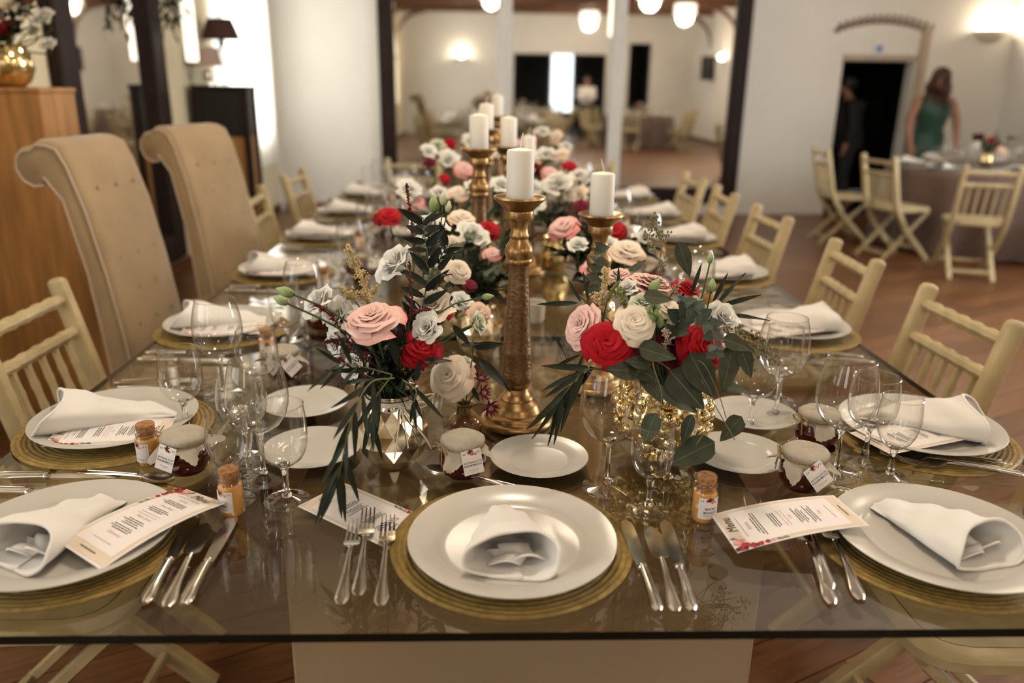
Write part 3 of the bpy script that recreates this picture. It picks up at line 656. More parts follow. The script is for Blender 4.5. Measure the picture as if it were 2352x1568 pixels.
def art_kit(layers, warp):
    """layers: list of (part name, MB, material, lift) -> parts warped onto the carrying surface"""
    out = []
    for nm, b, m, lift in layers:
        b.v = [(p[0], p[1], p[2] + lift) for p in b.v]; b.warp(warp); out.append(part(nm, b.mesh(nm, m, False)))
    return out
def menu_kit(bend, seed, heads=(('Bebidas', .066), ('Ceia', -.003), ('Casa', -.052))):
    rnd = random.Random(seed); W, L = .052, .106
    def warp(x, y, z): 
        if bend == 0: return (x, y, z)
        return (x, y, z + bend * (1 - (y / L) ** 2) + bend * .35 * (x / W) * (y / L))
    base = MB().grid(lambda u, v: (-W + 2 * W * u, -L + 2 * L * v, 0), 6, 14).grid(lambda u, v: (W - 2 * W * u, -L + 2 * L * v, -.0006), 6, 14).warp(warp)
    def sheet(x0, x1, y0, y1): return MB().grid(lambda u, v: (x0 + (x1 - x0) * u, y0 + (y1 - y0) * v, 0), 6, 14)
    ttl = MB(); put(ttl, text_mb('Menu', .021, .35, .0, .8), .012, .0905); let = MB(); blob(let, -.020, .0885, .0008, 6, rnd)
    let.box((.0, .0765, 0), (.052, .0005, .00005))
    for y, n, w in ((.056, 3, .062), (.027, 3, .052), (-.014, 4, .046), (-.034, 3, .050)):
        for k in range(n): wordline(let, rnd.uniform(-.003, .003), y - k * .0042, w * rnd.uniform(.6, 1), .0015, rnd)
    let.box((0, -.070, 0), (.040, .0005, .00005)); wordline(let, 0, -.092, .034, .0018, rnd)
    gl = MB()
    for s_, y in heads: put(gl, text_mb(s_, .0082, .35, 0, .8), 0, y)
    for y in (.010, .004): wordline(gl, 0, y, .044, .0010, rnd)
    red, pk, dk, gn = MB(), MB(), MB(), MB()
    for x, y, r in ((-.046, .096, .006), (-.041, .088, .0075), (-.046, .078, .006), (-.0465, .066, .005), (-.0465, .055, .0045)): blob(red, x, y, r, 11, rnd)
    for x, y, r in ((-.032, .097, .0062), (-.026, .094, .0045), (-.030, .088, .004), (-.0465, .046, .0035)): blob(pk, x, y, r, 10, rnd)
    for x, y, r in ((-.047, .102, .0045), (-.048, .090, .0045), (-.048, .072, .0036)): blob(dk, x, y, r, 9, rnd)
    for x, y in ((-.0465, .036), (-.0465, .026), (-.020, .099)): gn.add([(x - .003, y - .006, 0), (x + .0025, y - .001, 0), (x + .001, y + .006, 0), (x - .002, y + .002, 0)], [(0, 1, 2, 3)])
    ly = [('border', sheet(-W + .004, W - .004, -L + .004, L - .004), m_paper2, .0003), ('panel', sheet(-W + .0095, W - .0095, -L + .022, L - .023), m_paper, .0006),
          ('floral_print', red, m_pr_red, .0009), ('floral_print', pk, m_pr_pink, .0010), ('floral_print', dk, m_pr_dark, .0012), ('leaf_print', gn, m_pr_green, .0010), ('title_lettering', ttl, m_ink, .0011), ('lettering', let, m_ink, .0011), ('heading', gl, m_inkrose, .0011)]
    return [part('card', base.mesh('card', m_paper))] + art_kit(ly, warp)
MENU_FLAT, MENU_BENT, MENU_CURL = menu_kit(0, 3), menu_kit(.007, 4), menu_kit(.010, 5, (('Entrada', .066), ('Prato Peixe', .037), ('Prato Carne', -.003), ('Sobremesa', -.052)))

def tag_art(W, L, lines, size, seed, sign=True):
    rnd = random.Random(seed); let, red, pk, dk, gn, sg = MB(), MB(), MB(), MB(), MB(), MB()
    for k, s_ in enumerate(lines): put(let, text_mb(s_, size, 0, .00004 if len(lines) else 0, .86), 0, L * (-.02) - k * size * 1.12)
    let2 = MB(); let2.box((0, L * .22, 0), (W * .78 * 2, .00022, .00004)).box((0, -L * .36, 0), (W * .7 * 2, .00022, .00004))
    put(sg, text_mb('Maria e Jorge', size * .9, .35, 0, .8), 0, -L * .64); sg.box((0, -L * .80, 0), (W * .5, .0003, .00004))
    for k in range(5): blob(red, rnd.uniform(-.25, .15) * W * 1.2, L * rnd.uniform(.62, .85), W * .13, 8, rnd)
    for k in range(4): blob(pk, rnd.uniform(.05, .45) * W, L * rnd.uniform(.58, .78), W * .12, 8, rnd)
    blob(dk, -.1 * W, L * .90, W * .16, 8, rnd); blob(dk, .12 * W, L * .90, W * .10, 8, rnd)
    for x in (-.8, -.62, .6, .8): gn.add([(x * W - .0006, L * .62, 0), (x * W + .0008, L * .70, 0), (x * W + .0003, L * .86, 0), (x * W - .0010, L * .76, 0)], [(0, 1, 2, 3)])
    out = [('floral_print', red, m_pr_red, .0002), ('floral_print', pk, m_pr_pink, .00025), ('floral_print', dk, m_pr_dark, .0003), ('leaf_print', gn, m_pr_green, .0002), ('rule', let2, m_inkgold, .0002)]
    if lines: out.append(('lettering', let, m_ink, .0003))
    if sign: out.append(('signature', sg, m_inkgold, .0002))
    return out

# ------------------------------------------------------------------ jam jar with cloth cover
def jar_kit(variant, tag_ang, tag_tilt, bow_ang):
    rnd = random.Random(variant)
    body = MB().lathe([(0, .001), (.024, 0), (.031, .003), (.0395, .016), (.0425, .030), (.0415, .042), (.0375, .052), (.0345, .057), (.0345, .060)], 40)
    lid = MB().lathe([(.0345, .060), (.037, .061), (.037, .072), (0, .072)], 36)
    N = 112
    def top(u, v):
        a = 2 * PI * u; pr = [(.0002, .0775), (.022, .0772), (.0345, .0755), (.0395, .0715), (.0400, .0675), (.0385, .0630), (.0368, .0608)]
        i = min(int(v * 6), 5); f = v * 6 - i; r = pr[i][0] * (1 - f) + pr[i + 1][0] * f; z = pr[i][1] * (1 - f) + pr[i + 1][1] * f
        w = 1 + (.012 * math.sin(a * 23 + variant) if v > .55 else .004 * math.sin(a * 7))
        return (r * w * math.cos(a), r * w * math.sin(a), z + .0006 * math.sin(a * 5))
    def skirt(u, v):
        a = 2 * PI * u; c = abs(math.cos(2 * (a + .35 * variant))) ** 3.6
        ln = .009 + .029 * c; zig = (.0022 if int(round(u * N)) % 2 else 0) if v > .99 else 0
        d = v * (ln - zig); fold = .10 * math.sin(a * 9 + variant * 2) * v
        steep = .62 + .25 * math.sin(a * 3 + variant)
        r = .0372 + d * (1 - steep * .62) + .004 * v * math.sin(a * 11); z = .0606 - d * steep * 1.0
        if c > .5: r += .006 * v
        return (r * math.cos(a + fold * .4), r * math.sin(a + fold * .4), max(z, .010))
    cl = MB().grid(top, N, 12, True).grid(skirt, N, 6, True)
    tw = MB()
    for dz in (0, .0022): tw.tube([(.0382 * math.cos(q), .0382 * math.sin(q), .0600 + dz + .0006 * math.sin(q * 3)) for q in [2 * PI * i / 32 for i in range(33)]], .0011, 6)
    bow = MB(); ba = math.radians(bow_ang); o = Vector((.0395 * math.cos(ba), .0395 * math.sin(ba), .0605)); rr = Vector((math.cos(ba), math.sin(ba), 0)); tt = Vector((-math.sin(ba), math.cos(ba), 0))
    for s_, l in ((-1, .024), (1, .018)):
        for q in (0, .002): bow.tube([o + rr * (.002 + .004 * math.sin(w) + q) + tt * s_ * l * (1 - math.cos(w)) / 2 + Vector((0, 0, 1)) * (.009 * math.sin(w) * (1 if s_ > 0 else .8)) for w in [2 * PI * i / 14 for i in range(15)]], .0009, 5)
        bow.tube([o + rr * .003, o + rr * .006 + tt * s_ * .006 + Vector((0, 0, -.012)), o + rr * .008 + tt * s_ * .009 + Vector((0, 0, -.028))], .0010, 5)
    bow.sph(o + rr * .002, .0032, 8, 6)
    W, L = .0185, .0215
    art = art_kit(tag_art(W, L, ['RECORDAÇÃO DE', 'BONS MOMENTOS'], .0046, variant), lambda x, y, z: (x, y, z))
    ta = math.radians(tag_ang); base = Matrix.Translation((.0500 * math.cos(ta), .0500 * math.sin(ta), .0470)) @ Matrix.Rotation(ta + PI / 2, 4, 'Z') @ RX(72) @ RZ(tag_tilt)
    tagm = MB().rbox((0, 0, -.0003), (2 * W, 2 * L, .0006), .0002)
    strg = MB().tube([(0, L * .55, .0008), (-.006, L * .8, .001), (-.012, L + .001, -.004)], .0008, 5)
    return [part('jar', body.mesh('jar', m_jam)), part('lid', lid.mesh('lid', m_silver)), part('cloth_cover', cl.mesh('cloth_cover', m_burlap, 'full')),
            part('twine', tw.mesh('twine', m_twine), None, [part('bow', bow.mesh('bow', m_twine))]), part('tag', tagm.mesh('tag', m_paper, False), base, art + [part('string', strg.mesh('string', m_twine))])]
JARS = [jar_kit(1, -68, 4, -150), jar_kit(2, -84, 34, 160), jar_kit(3, -110, -8, 60)]

# ------------------------------------------------------------------ honey vial
def vial_kit(lines, ang, seed, bow=False):
    R = .0203
    gl = MB().lathe([(0, .0005), (.0175, .0005), (.0198, .003), (R, .007), (R, .052), (.0190, .0565), (.0165, .0595), (.0163, .0625), (.0188, .0640), (.0192, .0668), (.0178, .0690), (.0160, .0690), (.0150, .0640)], 36)
    hn = MB().lathe([(0, .002), (.017, .002), (.0193, .006), (.0193, .051), (.0180, .0545), (0, .0545)], 32)
    ck = MB().lathe([(0, .058), (.0140, .058), (.0158, .0695), (.0165, .0795), (.0158, .0808), (0, .0808)], 28)
    W, L = .0200, .0185; RL = R + .0004
    def warp(x, y, z): a = x / RL; r = RL + z; return (r * math.sin(a), -r * math.cos(a), .0300 + y)
    lab = MB().grid(lambda u, v: (-W + 2 * W * u, -L + 2 * L * v, 0), 16, 2).warp(warp)
    art = art_kit(tag_art(W, L, lines, .0058, seed), warp)
    k = [part('glass', gl.mesh('glass', m_vialglass)), part('honey', hn.mesh('honey', m_honey)), part('cork', ck.mesh('cork', m_cork)), part('paper_label', lab.mesh('paper_label', m_paper), RZ(ang), art)]
    if bow:
        tw = MB().tube([(.0178 * math.cos(q), .0178 * math.sin(q), .0610) for q in [2 * PI * i / 20 for i in range(21)]], .0008, 5)
        for s_ in (-1, 1): tw.tube([(.018 + .010 * math.sin(w) * .9, s_ * .009 * (1 - math.cos(w)) / 2, .0610 + .006 * math.sin(w) * s_) for w in [2 * PI * i / 12 for i in range(13)]], .0007, 5)
        k.append(part('twine', tw.mesh('twine', m_twine)))
    return k
VIAL_R = vial_kit(['BEATRIZ', 'MARQUES'], 14, 1); VIAL_L = vial_kit(['ANDREIA', 'OLIVEIRA'], -32, 2); VIAL_0 = vial_kit([], -70, 3, True); VIAL_1 = vial_kit([], 30, 4)

# ------------------------------------------------------------------ cutlery (handle end at the origin, points along +Y)
def handle(ln, wend, wneck, thick, zc):
    rings = []
    for i in range(17):
        t = i / 16; y = ln * t
        w = wneck + (wend - wneck) * (max(0, 1 - t * 1.15)) ** 1.7
        if t < .12: w *= (.42 + .58 * math.sqrt(min(1, t / .12)))
        th = thick * (.55 + .45 * min(1, t * 3)); z = zc(t)
        rings.append([(w / 2 * math.cos(q), y, z + th / 2 * math.sin(q) * (1.0 if abs(math.sin(q)) > .5 else .8)) for q in [2 * PI * k / 12 for k in range(12)]])
    b = MB().loft(rings)
    for s_ in (-1, 1): b.tube([(s_ * (wneck + (wend - wneck) * (max(0, 1 - t * 1.15)) ** 1.7) * .36, ln * t, zc(t) + thick * .5 * (.55 + .45 * min(1, t * 3))) for t in [.10 + .09 * i for i in range(10)]], .0007, 5)
    return b
def zfork(t): return .0032 + .0075 * math.sin(PI * min(1, t * .62) ** 1.3)
def fork_kit(L=.225):
    hd = handle(L * .62, .0235, .0070, .0042, zfork)
    z0 = zfork(1.0); b = MB(); rings = []
    for t, w, th in ((0, .007, .0036), (.18, .0085, .003), (.38, .018, .0022), (.55, .0245, .002), (1, .0250, .0018)):
        z = z0 - .0055 * math.sin(PI * t * .55); y = L * .62 + L * .13 * t
        rings.append([(w / 2 * c, y, z + th / 2 * s_) for c, s_ in ((-1, -1), (1, -1), (1, 1), (-1, 1))])
    b.loft(rings); zt = z0 - .0055 * math.sin(PI * .55); ye = L * .75
    tn = []
    for i in range(4):
        x = -.0102 + .0068 * i; rr = []
        for t in (0, .3, .7, 1):
            w = .0043 * (1 - .55 * t) ; y = ye - .001 + (L * .25) * t; z = zt - .0015 * math.sin(PI * t) + .006 * t * t
            rr.append([(x * (1 - .06 * t) + w / 2 * c, y, z + .0009 * s_) for c, s_ in ((-1, -1), (1, -1), (1, 1), (-1, 1))])
        tn.append(part('tine', MB().loft(rr).mesh('tine', m_silver, False)))
    return [part('handle', hd.mesh('handle', m_silver)), part('head', b.mesh('head', m_silver), None, tn)]
def knife_kit(L=.235):
    hd = handle(L * .43, .0195, .0125, .0115, lambda t: .0062)
    hd.lathe([(0, 0), (.0078, 0), (.0085, .003), (.0078, .006), (0, .006)], 16, (0, 0, 0)); 
    n = len(hd.v); k = 16 * 3 + 2
    hd.v[n - k:] = [(p[0], L * .43 + p[2] - .003, .0062 + p[1] * .75) for p in hd.v[n - k:]]
    rr = []
    for t in [i / 12 for i in range(13)]:
        w = .0150 + .006 * math.sin(PI * min(1, t * .8)); w *= 1 if t < .85 else math.sqrt(max(.02, 1 - ((t - .85) / .15) ** 2)); y = L * .435 + L * .565 * t
        rr.append([(-w * .48, y, .0050), (w * .52, y, .0056), (w * .52, y, .0064), (-w * .48, y, .0062)])
    return [part('handle', hd.mesh('handle', m_silver)), part('blade', MB().loft(rr).mesh('blade', m_silver, False))]
def fish_knife_kit(L=.205):
    hd = handle(L * .56, .0225, .0075, .0045, zfork); rr = []; z0 = zfork(1)
    for t, a, c in ((0, .004, .004), (.05, .0115, .0105), (.10, .0140, .0125), (.5, .0155, .0140), (.72, .0150, .0128), (.86, .0125, .0085), (.95, .0075, .0035), (1, .0015, .0010)):
        y = L * .555 + L * .445 * t; z = z0 - .002 * t
        rr.append([(-a, y, z - .0008), (c, y, z - .0004), (c, y, z + .0006), (-a, y, z + .0008)])
    return [part('handle', hd.mesh('handle', m_silver)), part('blade', MB().loft(rr).mesh('blade', m_silver, False))]
def spoon_kit(L=.19):
    hd = handle(L * .68, .0215, .0065, .0042, zfork); z0 = zfork(1)
    b = MB(); a0, b0 = L * .165, .0185
    for sg, dz in ((1, 0), (-1, .0012)):
        b.grid(lambda u, v: (b0 * v * math.cos(2 * PI * (u * sg)) * (1 - .10 * math.sin(2 * PI * u * sg)), L * .68 + a0 + a0 * v * math.sin(2 * PI * u * sg), z0 - .0075 * (1 - v * v) + dz), 24, 6, True)
    return [part('handle', hd.mesh('handle', m_silver)), part('spoon_bowl', b.mesh('spoon_bowl', m_silver, 'full'))]
FORK, FORK_S, KNIFE, FISH, SPOON = fork_kit(), fork_kit(.205), knife_kit(), fish_knife_kit(), spoon_kit()
def along(p, q, z=TZ + .0005):
    p, q = Vector((p[0], p[1])), Vector((q[0], q[1])); d = (q - p).normalized()
    M = Matrix.Rotation(math.atan2(d.y, d.x) - PI / 2, 4, 'Z'); M.translation = (p.x, p.y, z); return M
def cut_px(kit, name, label, end, tip, cat, z=TZ + .0005, grp='silver cutlery'):
    place(kit, name, label, cat, along(P(*end), P(*tip), z), grp)

# ================================================================== PLACE SETTINGS
seats = []          # key, description, matrix (origin: plate centre on the glass, +Y towards the table's middle)
seats.append(('mid', 'the middle place of the near end', T(.040, 1.048, TZ)))
seats.append(('nl', 'the near corner place by the window side', T(-.630, 1.070, TZ)))
seats.append(('nr', 'the near corner place by the door side', T(.697, 1.052, TZ)))
for i, y in enumerate(SEATY): seats.append(('L%d' % i, 'the %s place along the window side' % ORD[i], T(-.745, y, TZ) @ RZ(-90)))
for i, y in enumerate(SEATY): seats.append(('R%d' % i, 'the %s place along the door side' % ORD[i], T(.885, y - (.03 if i == 0 else 0), TZ) @ RZ(90)))
for i, x in enumerate((-.56, .07, .70)): seats.append(('F%d' % i, 'the far end place %s' % ('by the window side', 'in the middle', 'by the door side')[i], T(x, 5.30, TZ) @ RZ(180)))
def base_of(M): return Vector(M.translation)
nap_rot = {'mid': 3, 'nl': -17, 'nr': 22, 'L0': 14, 'R0': -24, 'L1': 10, 'R1': -12}
nap_off = {'mid': (-.01, .005), 'nl': (-.015, .012), 'nr': (-.002, .014), 'L0': (.0, -.01)}
rs = random.Random(5)
for n, (key, ds, M) in enumerate(seats):
    place(MATK, 'placemat', 'round woven gold placemat at ' + ds, 'placemat', M @ T(0, .022 if key in ('mid', 'nl', 'nr') else 0, 0) @ RZ(rs.uniform(0, 360)), 'gold placemats')
    place(PLATE, 'dinner_plate', 'large white dinner plate at ' + ds, 'plate', M @ T(0, 0, .0062), 'white dinner plates')
    ox_, oy_ = nap_off.get(key, (rs.uniform(-.01, .01), rs.uniform(-.015, .01)))
    place(NAPS[n % 3], 'rolled_napkin', 'white linen napkin cone at ' + ds, 'napkin', M @ T(ox_, oy_, .0168) @ RZ(nap_rot.get(key, rs.uniform(-18, 18))) @ SC(.84 if key in ('mid', 'nl', 'nr') else 1.0), 'rolled napkins')
    if key in ('mid', 'nl', 'nr'): continue
    far = key[0] == 'F' or int(key[1]) > 2
    # generic side setting
    place(BREAD, 'bread_plate', 'small white bread plate at ' + ds, 'plate', M @ (T(-.12, .352, 0) if key == 'L0' else T(.09, .315, 0) if key == 'R0' else T(-.13, .33, 0)), 'white bread plates')
    if key != 'R0':
        for nm, kit, x, y0, r in (('dinner knife', KNIFE, .215, -.13, 1), ('starter knife', KNIFE, .265, -.13, -3)):
            place(kit, 'table_knife', 'silver %s at %s' % (nm, ds), 'knife', M @ T(x, y0, .0005) @ RZ(r), 'silver cutlery')
    if key != 'R0':
        for nm, kit, x, y0, r in (('inner fork', FORK, -.215, -.11, -1), ('outer fork', FORK, -.258, -.12, 2)):
            place(kit, 'table_fork', 'silver %s at %s' % (nm, ds), 'fork', M @ T(x, y0, .0005) @ RZ(r), 'silver cutlery')
    place(SPOON, 'dessert_spoon', 'silver dessert spoon above the plate at ' + ds, 'spoon', M @ T(.09, .212, .0005) @ RZ(86), 'silver cutlery')
    for nm, kit, x, y in (('tall wine glass', TALL, .10, .265), ('water goblet', WATER, .185, .235), ('white wine glass', WIDE, .045, .345)):
        if key in ('L0',): continue
        place(kit, 'wine_glass', '%s at %s' % (nm, ds), 'glass', M @ T(x + rs.uniform(-.01, .01), y + rs.uniform(-.012, .012), 0), 'stemmed glasses')
    if key not in ('R0', 'L0'):
        place(JARS[n % 3], 'jam_jar', 'jam jar with burlap cover at ' + ds, 'jar', M @ T(-.01 + rs.uniform(-.02, .02), .268, 0) @ RZ(rs.uniform(-40, 40)), 'jam jar favours')
        place(VIAL_1, 'honey_vial', 'corked honey vial at ' + ds, 'bottle', M @ T(.245, .20 + rs.uniform(-.02, .02), 0) @ RZ(rs.uniform(0, 360)), 'honey vial favours')
    if key in ('L0', 'L1', 'L2', 'R0', 'R1', 'R2'):
        fl_ = key[0] == 'L'
        place(MENU_FLAT, 'menu_card', 'menu card under the napkin at ' + ds, 'card', M @ T(.075, .025, .0285) @ RZ(186) @ RY(-2) if fl_ else M @ T(-.06, .05, .0285) @ RZ(-160), 'menu cards')

# near middle place
d0 = ' at the middle of the near end'
for i, (e, tp) in enumerate((((783, 1392), (818, 1205)), ((823, 1375), (848, 1180)), ((875, 1398), (895, 1178)))):
    cut_px(FORK if i else FORK_S, 'table_fork', 'silver fork%s, %s of three' % (d0, ('outermost', 'middle one', 'next to the plate')[i]), e, tp, 'fork', TZ + (.0005 if i == 0 else .0022))
cut_px(KNIFE, 'table_knife', 'silver table knife half under the placemat' + d0, (1512, 1412), (1432, 1195), 'knife')
cut_px(FISH, 'fish_knife', 'silver fish knife with a broad pale blade' + d0, (1552, 1408), (1488, 1196), 'knife')
cut_px(KNIFE, 'table_knife', 'silver table knife with a dark blade, outermost' + d0, (1590, 1412), (1530, 1218), 'knife')
cut_px(SPOON, 'dessert_spoon', 'silver dessert spoon tucked behind the plate' + d0, (1200, 1128), (1010, 1092), 'spoon')
pc = P(838, 1180); place(MENU_FLAT, 'menu_card', 'upside down menu card under the forks by the faceted vase', 'card', T(pc.x, pc.y, TZ + .0008) @ RZ(232), 'menu cards')
pb = P(1238, 1060); place(BREAD, 'bread_plate', 'small white bread plate' + d0, 'plate', T(pb), 'white bread plates')
for kit, nm, lab, px in ((TALL, 'wine_glass', 'tall red wine glass in front of the gold bubble vase', (1393, 1120)), (PORT, 'wine_glass', 'narrow wine glass behind the knives' + d0, (1489, 1172)), (WIDE, 'wine_glass', 'round white wine glass close against the gold bubble vase', (1532, 1110))):
    p = P(*px); place(kit, nm, lab, 'glass', T(p), 'stemmed glasses')
def jar_at(i, lab, px, rot=0): p = P(*px); place(JARS[i], 'jam_jar', lab, 'jar', T(p) @ RZ(rot), 'jam jar favours')
def vial_at(kit, lab, px, rot=0): p = P(*px); place(kit, 'honey_vial', lab, 'bottle', T(p) @ RZ(rot), 'honey vial favours')
jar_at(0, 'jam jar with a tagged burlap cover between vase and bread plate' , (1063, 1088), 0)
vial_at(VIAL_R, 'corked honey vial with a name label beside the menu and knives', (1614, 1192), 0)
# near corner, window side
d1 = ' at the near corner by the window side'
cut_px(KNIFE, 'table_knife', 'silver table knife next to the placemat' + d1, (333, 1395), (443, 1200), 'knife')
cut_px(FISH, 'fish_knife', 'silver fish knife, middle of three' + d1, (383, 1398), (494, 1182), 'knife')
cut_px(KNIFE, 'table_knife', 'silver starter knife, outermost of three' + d1, (424, 1398), (530, 1205), 'knife')
cut_px(SPOON, 'dessert_spoon', 'silver dessert spoon behind the plate' + d1, (182, 1088), (340, 1108), 'spoon')
M = T(-.516, 1.082, TZ + .0325) @ RZ(-33) @ RX(-1) @ RY(2); place(MENU_CURL, 'menu_card', 'menu card beside the napkin' + d1, 'card', M, 'menu cards')
for px, lab in (((718, 1040), 'small white bread plate half hidden by the faceted vase'),): place(BREAD, 'bread_plate', lab, 'plate', T(P(*px)), 'white bread plates')
for kit, lab, px in ((WATER, 'water goblet nearest the forks, in front of the bread plate', (660, 1150)), (TALL, 'tall red wine glass in the middle of the window side cluster', (607, 1098)), (PORT, 'small wine glass behind the honey vial with a name label', (540, 1150)), (WIDE, 'white wine glass at the back of the window side cluster', (568, 1058))):
    place(kit, 'wine_glass', lab, 'glass', T(P(*px)), 'stemmed glasses')
jar_at(2, 'jam jar with a tagged burlap cover between the two honey vials', (432, 1080), 0)
vial_at(VIAL_L, 'corked honey vial with a name label between knives and goblets', (535, 1178), 0)
vial_at(VIAL_0, 'corked honey vial tied with twine beside the gold placemat', (345, 1065), 40)
# first place, window side
d2 = ' at the first place along the window side'
for kit, lab, px in ((WATER, 'water goblet beside the folded napkin' + d2, (430, 992)), (TALL, 'tall red wine glass' + d2, (515, 908)), (WIDE, 'white wine glass' + d2, (600, 930))): place(kit, 'wine_glass', lab, 'glass', T(P(*px)), 'stemmed glasses')
jar_at(1, 'jam jar with pale cloth cover' + d2, (652, 868), 30)
# near corner, door side
d3 = ' at the near corner by the door side'
for i, (e, tp, z) in enumerate((((1912, 1392), (1815, 1175), .0005), ((1906, 1362), (1838, 1172), .0040), ((1978, 1382), (1872, 1168), .0005))):
    cut_px(FORK, 'table_fork', 'silver fork under the card%s, %s' % (d3, ('outermost', 'middle of three', 'by the placemat')[i]), e, tp, 'fork', TZ + z)
c3 = (P(1641, 1200) + P(1915, 1170) + P(1965, 1247) + P(1668, 1276)) / 4
place(MENU_BENT, 'menu_card', 'bowed menu card resting across the forks and placemat', 'card', T(c3.x, c3.y - .012, TZ + .0265) @ RZ(97) @ RX(-7), 'menu cards')
place(BREAD, 'bread_plate', 'small white bread plate under the drooping eucalyptus leaves', 'plate', T(P(1697, 1052)), 'white bread plates')
jar_at(1, 'jam jar with a tilted tag beside the door side placemat', (1840, 1118), 0)
jar_at(2, 'jam jar with pale pinked cloth behind the tilted tag jar', (1872, 1022), 140)
for kit, lab, px in ((TALL, 'tall red wine glass behind the tilted tag jam jar', (1918, 1088)), (PORT, 'small wine glass by the forks' + d3, (2042, 1098)), (WIDE, 'white wine glass behind the plate' + d3, (1985, 1056))): place(kit, 'wine_glass', lab, 'glass', T(P(*px)), 'stemmed glasses')
vial_at(VIAL_1, 'corked honey vial at the edge of the near corner by the door side', (2378, 1195), 0)
# first place, door side: three forks lying askew
d4 = ' at the first place along the door side'
for i, (e, tp) in enumerate((((2322, 1068), (2078, 1048)), ((2318, 1090), (2100, 1062)), ((2362, 1104), (2120, 1078)))):
    cut_px(FORK, 'table_fork', 'silver fork%s, %s' % (d4, ('next to the placemat', 'middle of three', 'outermost')[i]), e, tp, 'fork', TZ + .0005 + .004 * i)
cut_px(SPOON, 'dessert_spoon', 'silver dessert spoon handle by the tilted tag jar', (1905, 1118), (1990, 1145), 'spoon')

# ================================================================== CANDLESTICKS
def candlestick(label, x, y, H, s_=1.0, rot=0):
    t = thing('candlestick', label, 'candlestick', T(x, y, TZ) @ RZ(rot), 'gilded candlesticks')
    k = s_
    base = [(0, 0), (.071, 0), (.0752, .003), (.0758, .007), (.0735, .0115), (.0680, .0140), (.0640, .0148), (.0630, .0165), (.0632, .0215), (.0605, .0255), (.0545, .0275), (.0500, .0285), (.0490, .0310), (.0470, .0380), (.0420, .0460), (.0360, .0510), (.0345, .0530), (.0350, .0570), (.0330, .0600), (.0285, .0640), (.0250, .0700), (.0235, .0780), (.0255, .0810), (.0275, .0850), (.0275, .0900)]
    O('base', MB().lathe([(r * k, z) for r, z in base], 40).mesh('base', m_gold), t)
    zt = H - .128
    col = [(.0275, .090), (.0300, .096), (.0312, .104), (.0300, .112), (.0292, .150), (.0302, .154), (.0288, .160)] + [(.0288 - .0098 * i / 6, .160 + (zt - .165) * i / 6) for i in range(1, 7)] + [(.0205, zt)]
    O('column', MB().lathe([(r * k, z) for r, z in col], 28).mesh('column', m_goldrub), t)
    top = [(.0205, 0), (.0265, .003), (.0275, .008), (.0255, .012), (.0272, .018), (.0285, .026), (.0265, .035), (.0205, .044), (.0175, .050), (.0195, .054), (.0198, .058), (.0172, .063), (.0165, .072), (.0175, .080), (.0205, .086), (.0265, .088), (.0285, .093), (.0270, .098), (.0280, .103), (.0265, .106)]
    O('knop', MB().lathe([(r * k, zt + z) for r, z in top], 32).mesh('knop', m_gold), t)
    dish = [(.0255, .104), (.033, .112), (.043, .121), (.0490, .126), (.0510, .129), (.0500, .1325), (.0460, .1325), (.0400, .128), (.0300, .1255), (0, .125)]
    O('dish', MB().lathe([(r * k, zt + z) for r, z in dish], 40).mesh('dish', m_gold), t)
    return zt + .125
def candle(label, x, y, z, r=.0265, h=.094, lean=0):
    t = thing('pillar_candle', label, 'candle', T(x, y, z), 'white pillar candles')
    O('wax', MB().lathe([(0, .0003), (r * .99, .0003), (r, .002), (r, h - .004), (r * .93, h), (r * .4, h + .003), (0, h + .0045)], 36).mesh('wax', m_candle), t)
    O('wick', MB().tube([(0, 0, h + .003), (.0005, 0, h + .010), (.001 + lean, 0, h + .020), (.004 + lean * 2.4, 0, h + .031)], .0014, 6).mesh('wick', m_wick), t)
sticks = [(.063, 1.540, .466, 'tall gilded candlestick standing nearest the camera', 'white pillar candle on the nearest tall candlestick', 0),
          (.252, 1.752, .402, 'shorter gilded candlestick behind the gold bubble vase bouquet', 'white pillar candle behind the gold bubble vase bouquet', -.004)]
for px, py, Y, a, c_ in ((1100, 343, 2.25, 'gilded candlestick behind the dark ruscus leaves', 'white candle highest behind the dark ruscus leaves'), (1168, 338, 2.62, 'gilded candlestick just behind the nearest candle', 'white candle just behind the nearest candle, window side'),
                         (1213, 372, 2.95, 'gilded candlestick hidden by the nearest tall one', 'white candle peeping out on the door side of the nearest candle'), (1117, 298, 3.05, 'gilded candlestick in the middle of the far group', 'white candle in the middle of the far group'), (1142, 268, 3.75, 'gilded candlestick at the far end of the row', 'white candle at the far end of the row')):
    p = A(px, py, Y); sticks.append((p.x, p.y, p.z - TZ, a, c_, .001))
for x, y, H, a, c_, ln in sticks:
    zc = candlestick(a, x, y, H, 1.0, 0); candle(c_, x, y, TZ + zc, lean=ln)

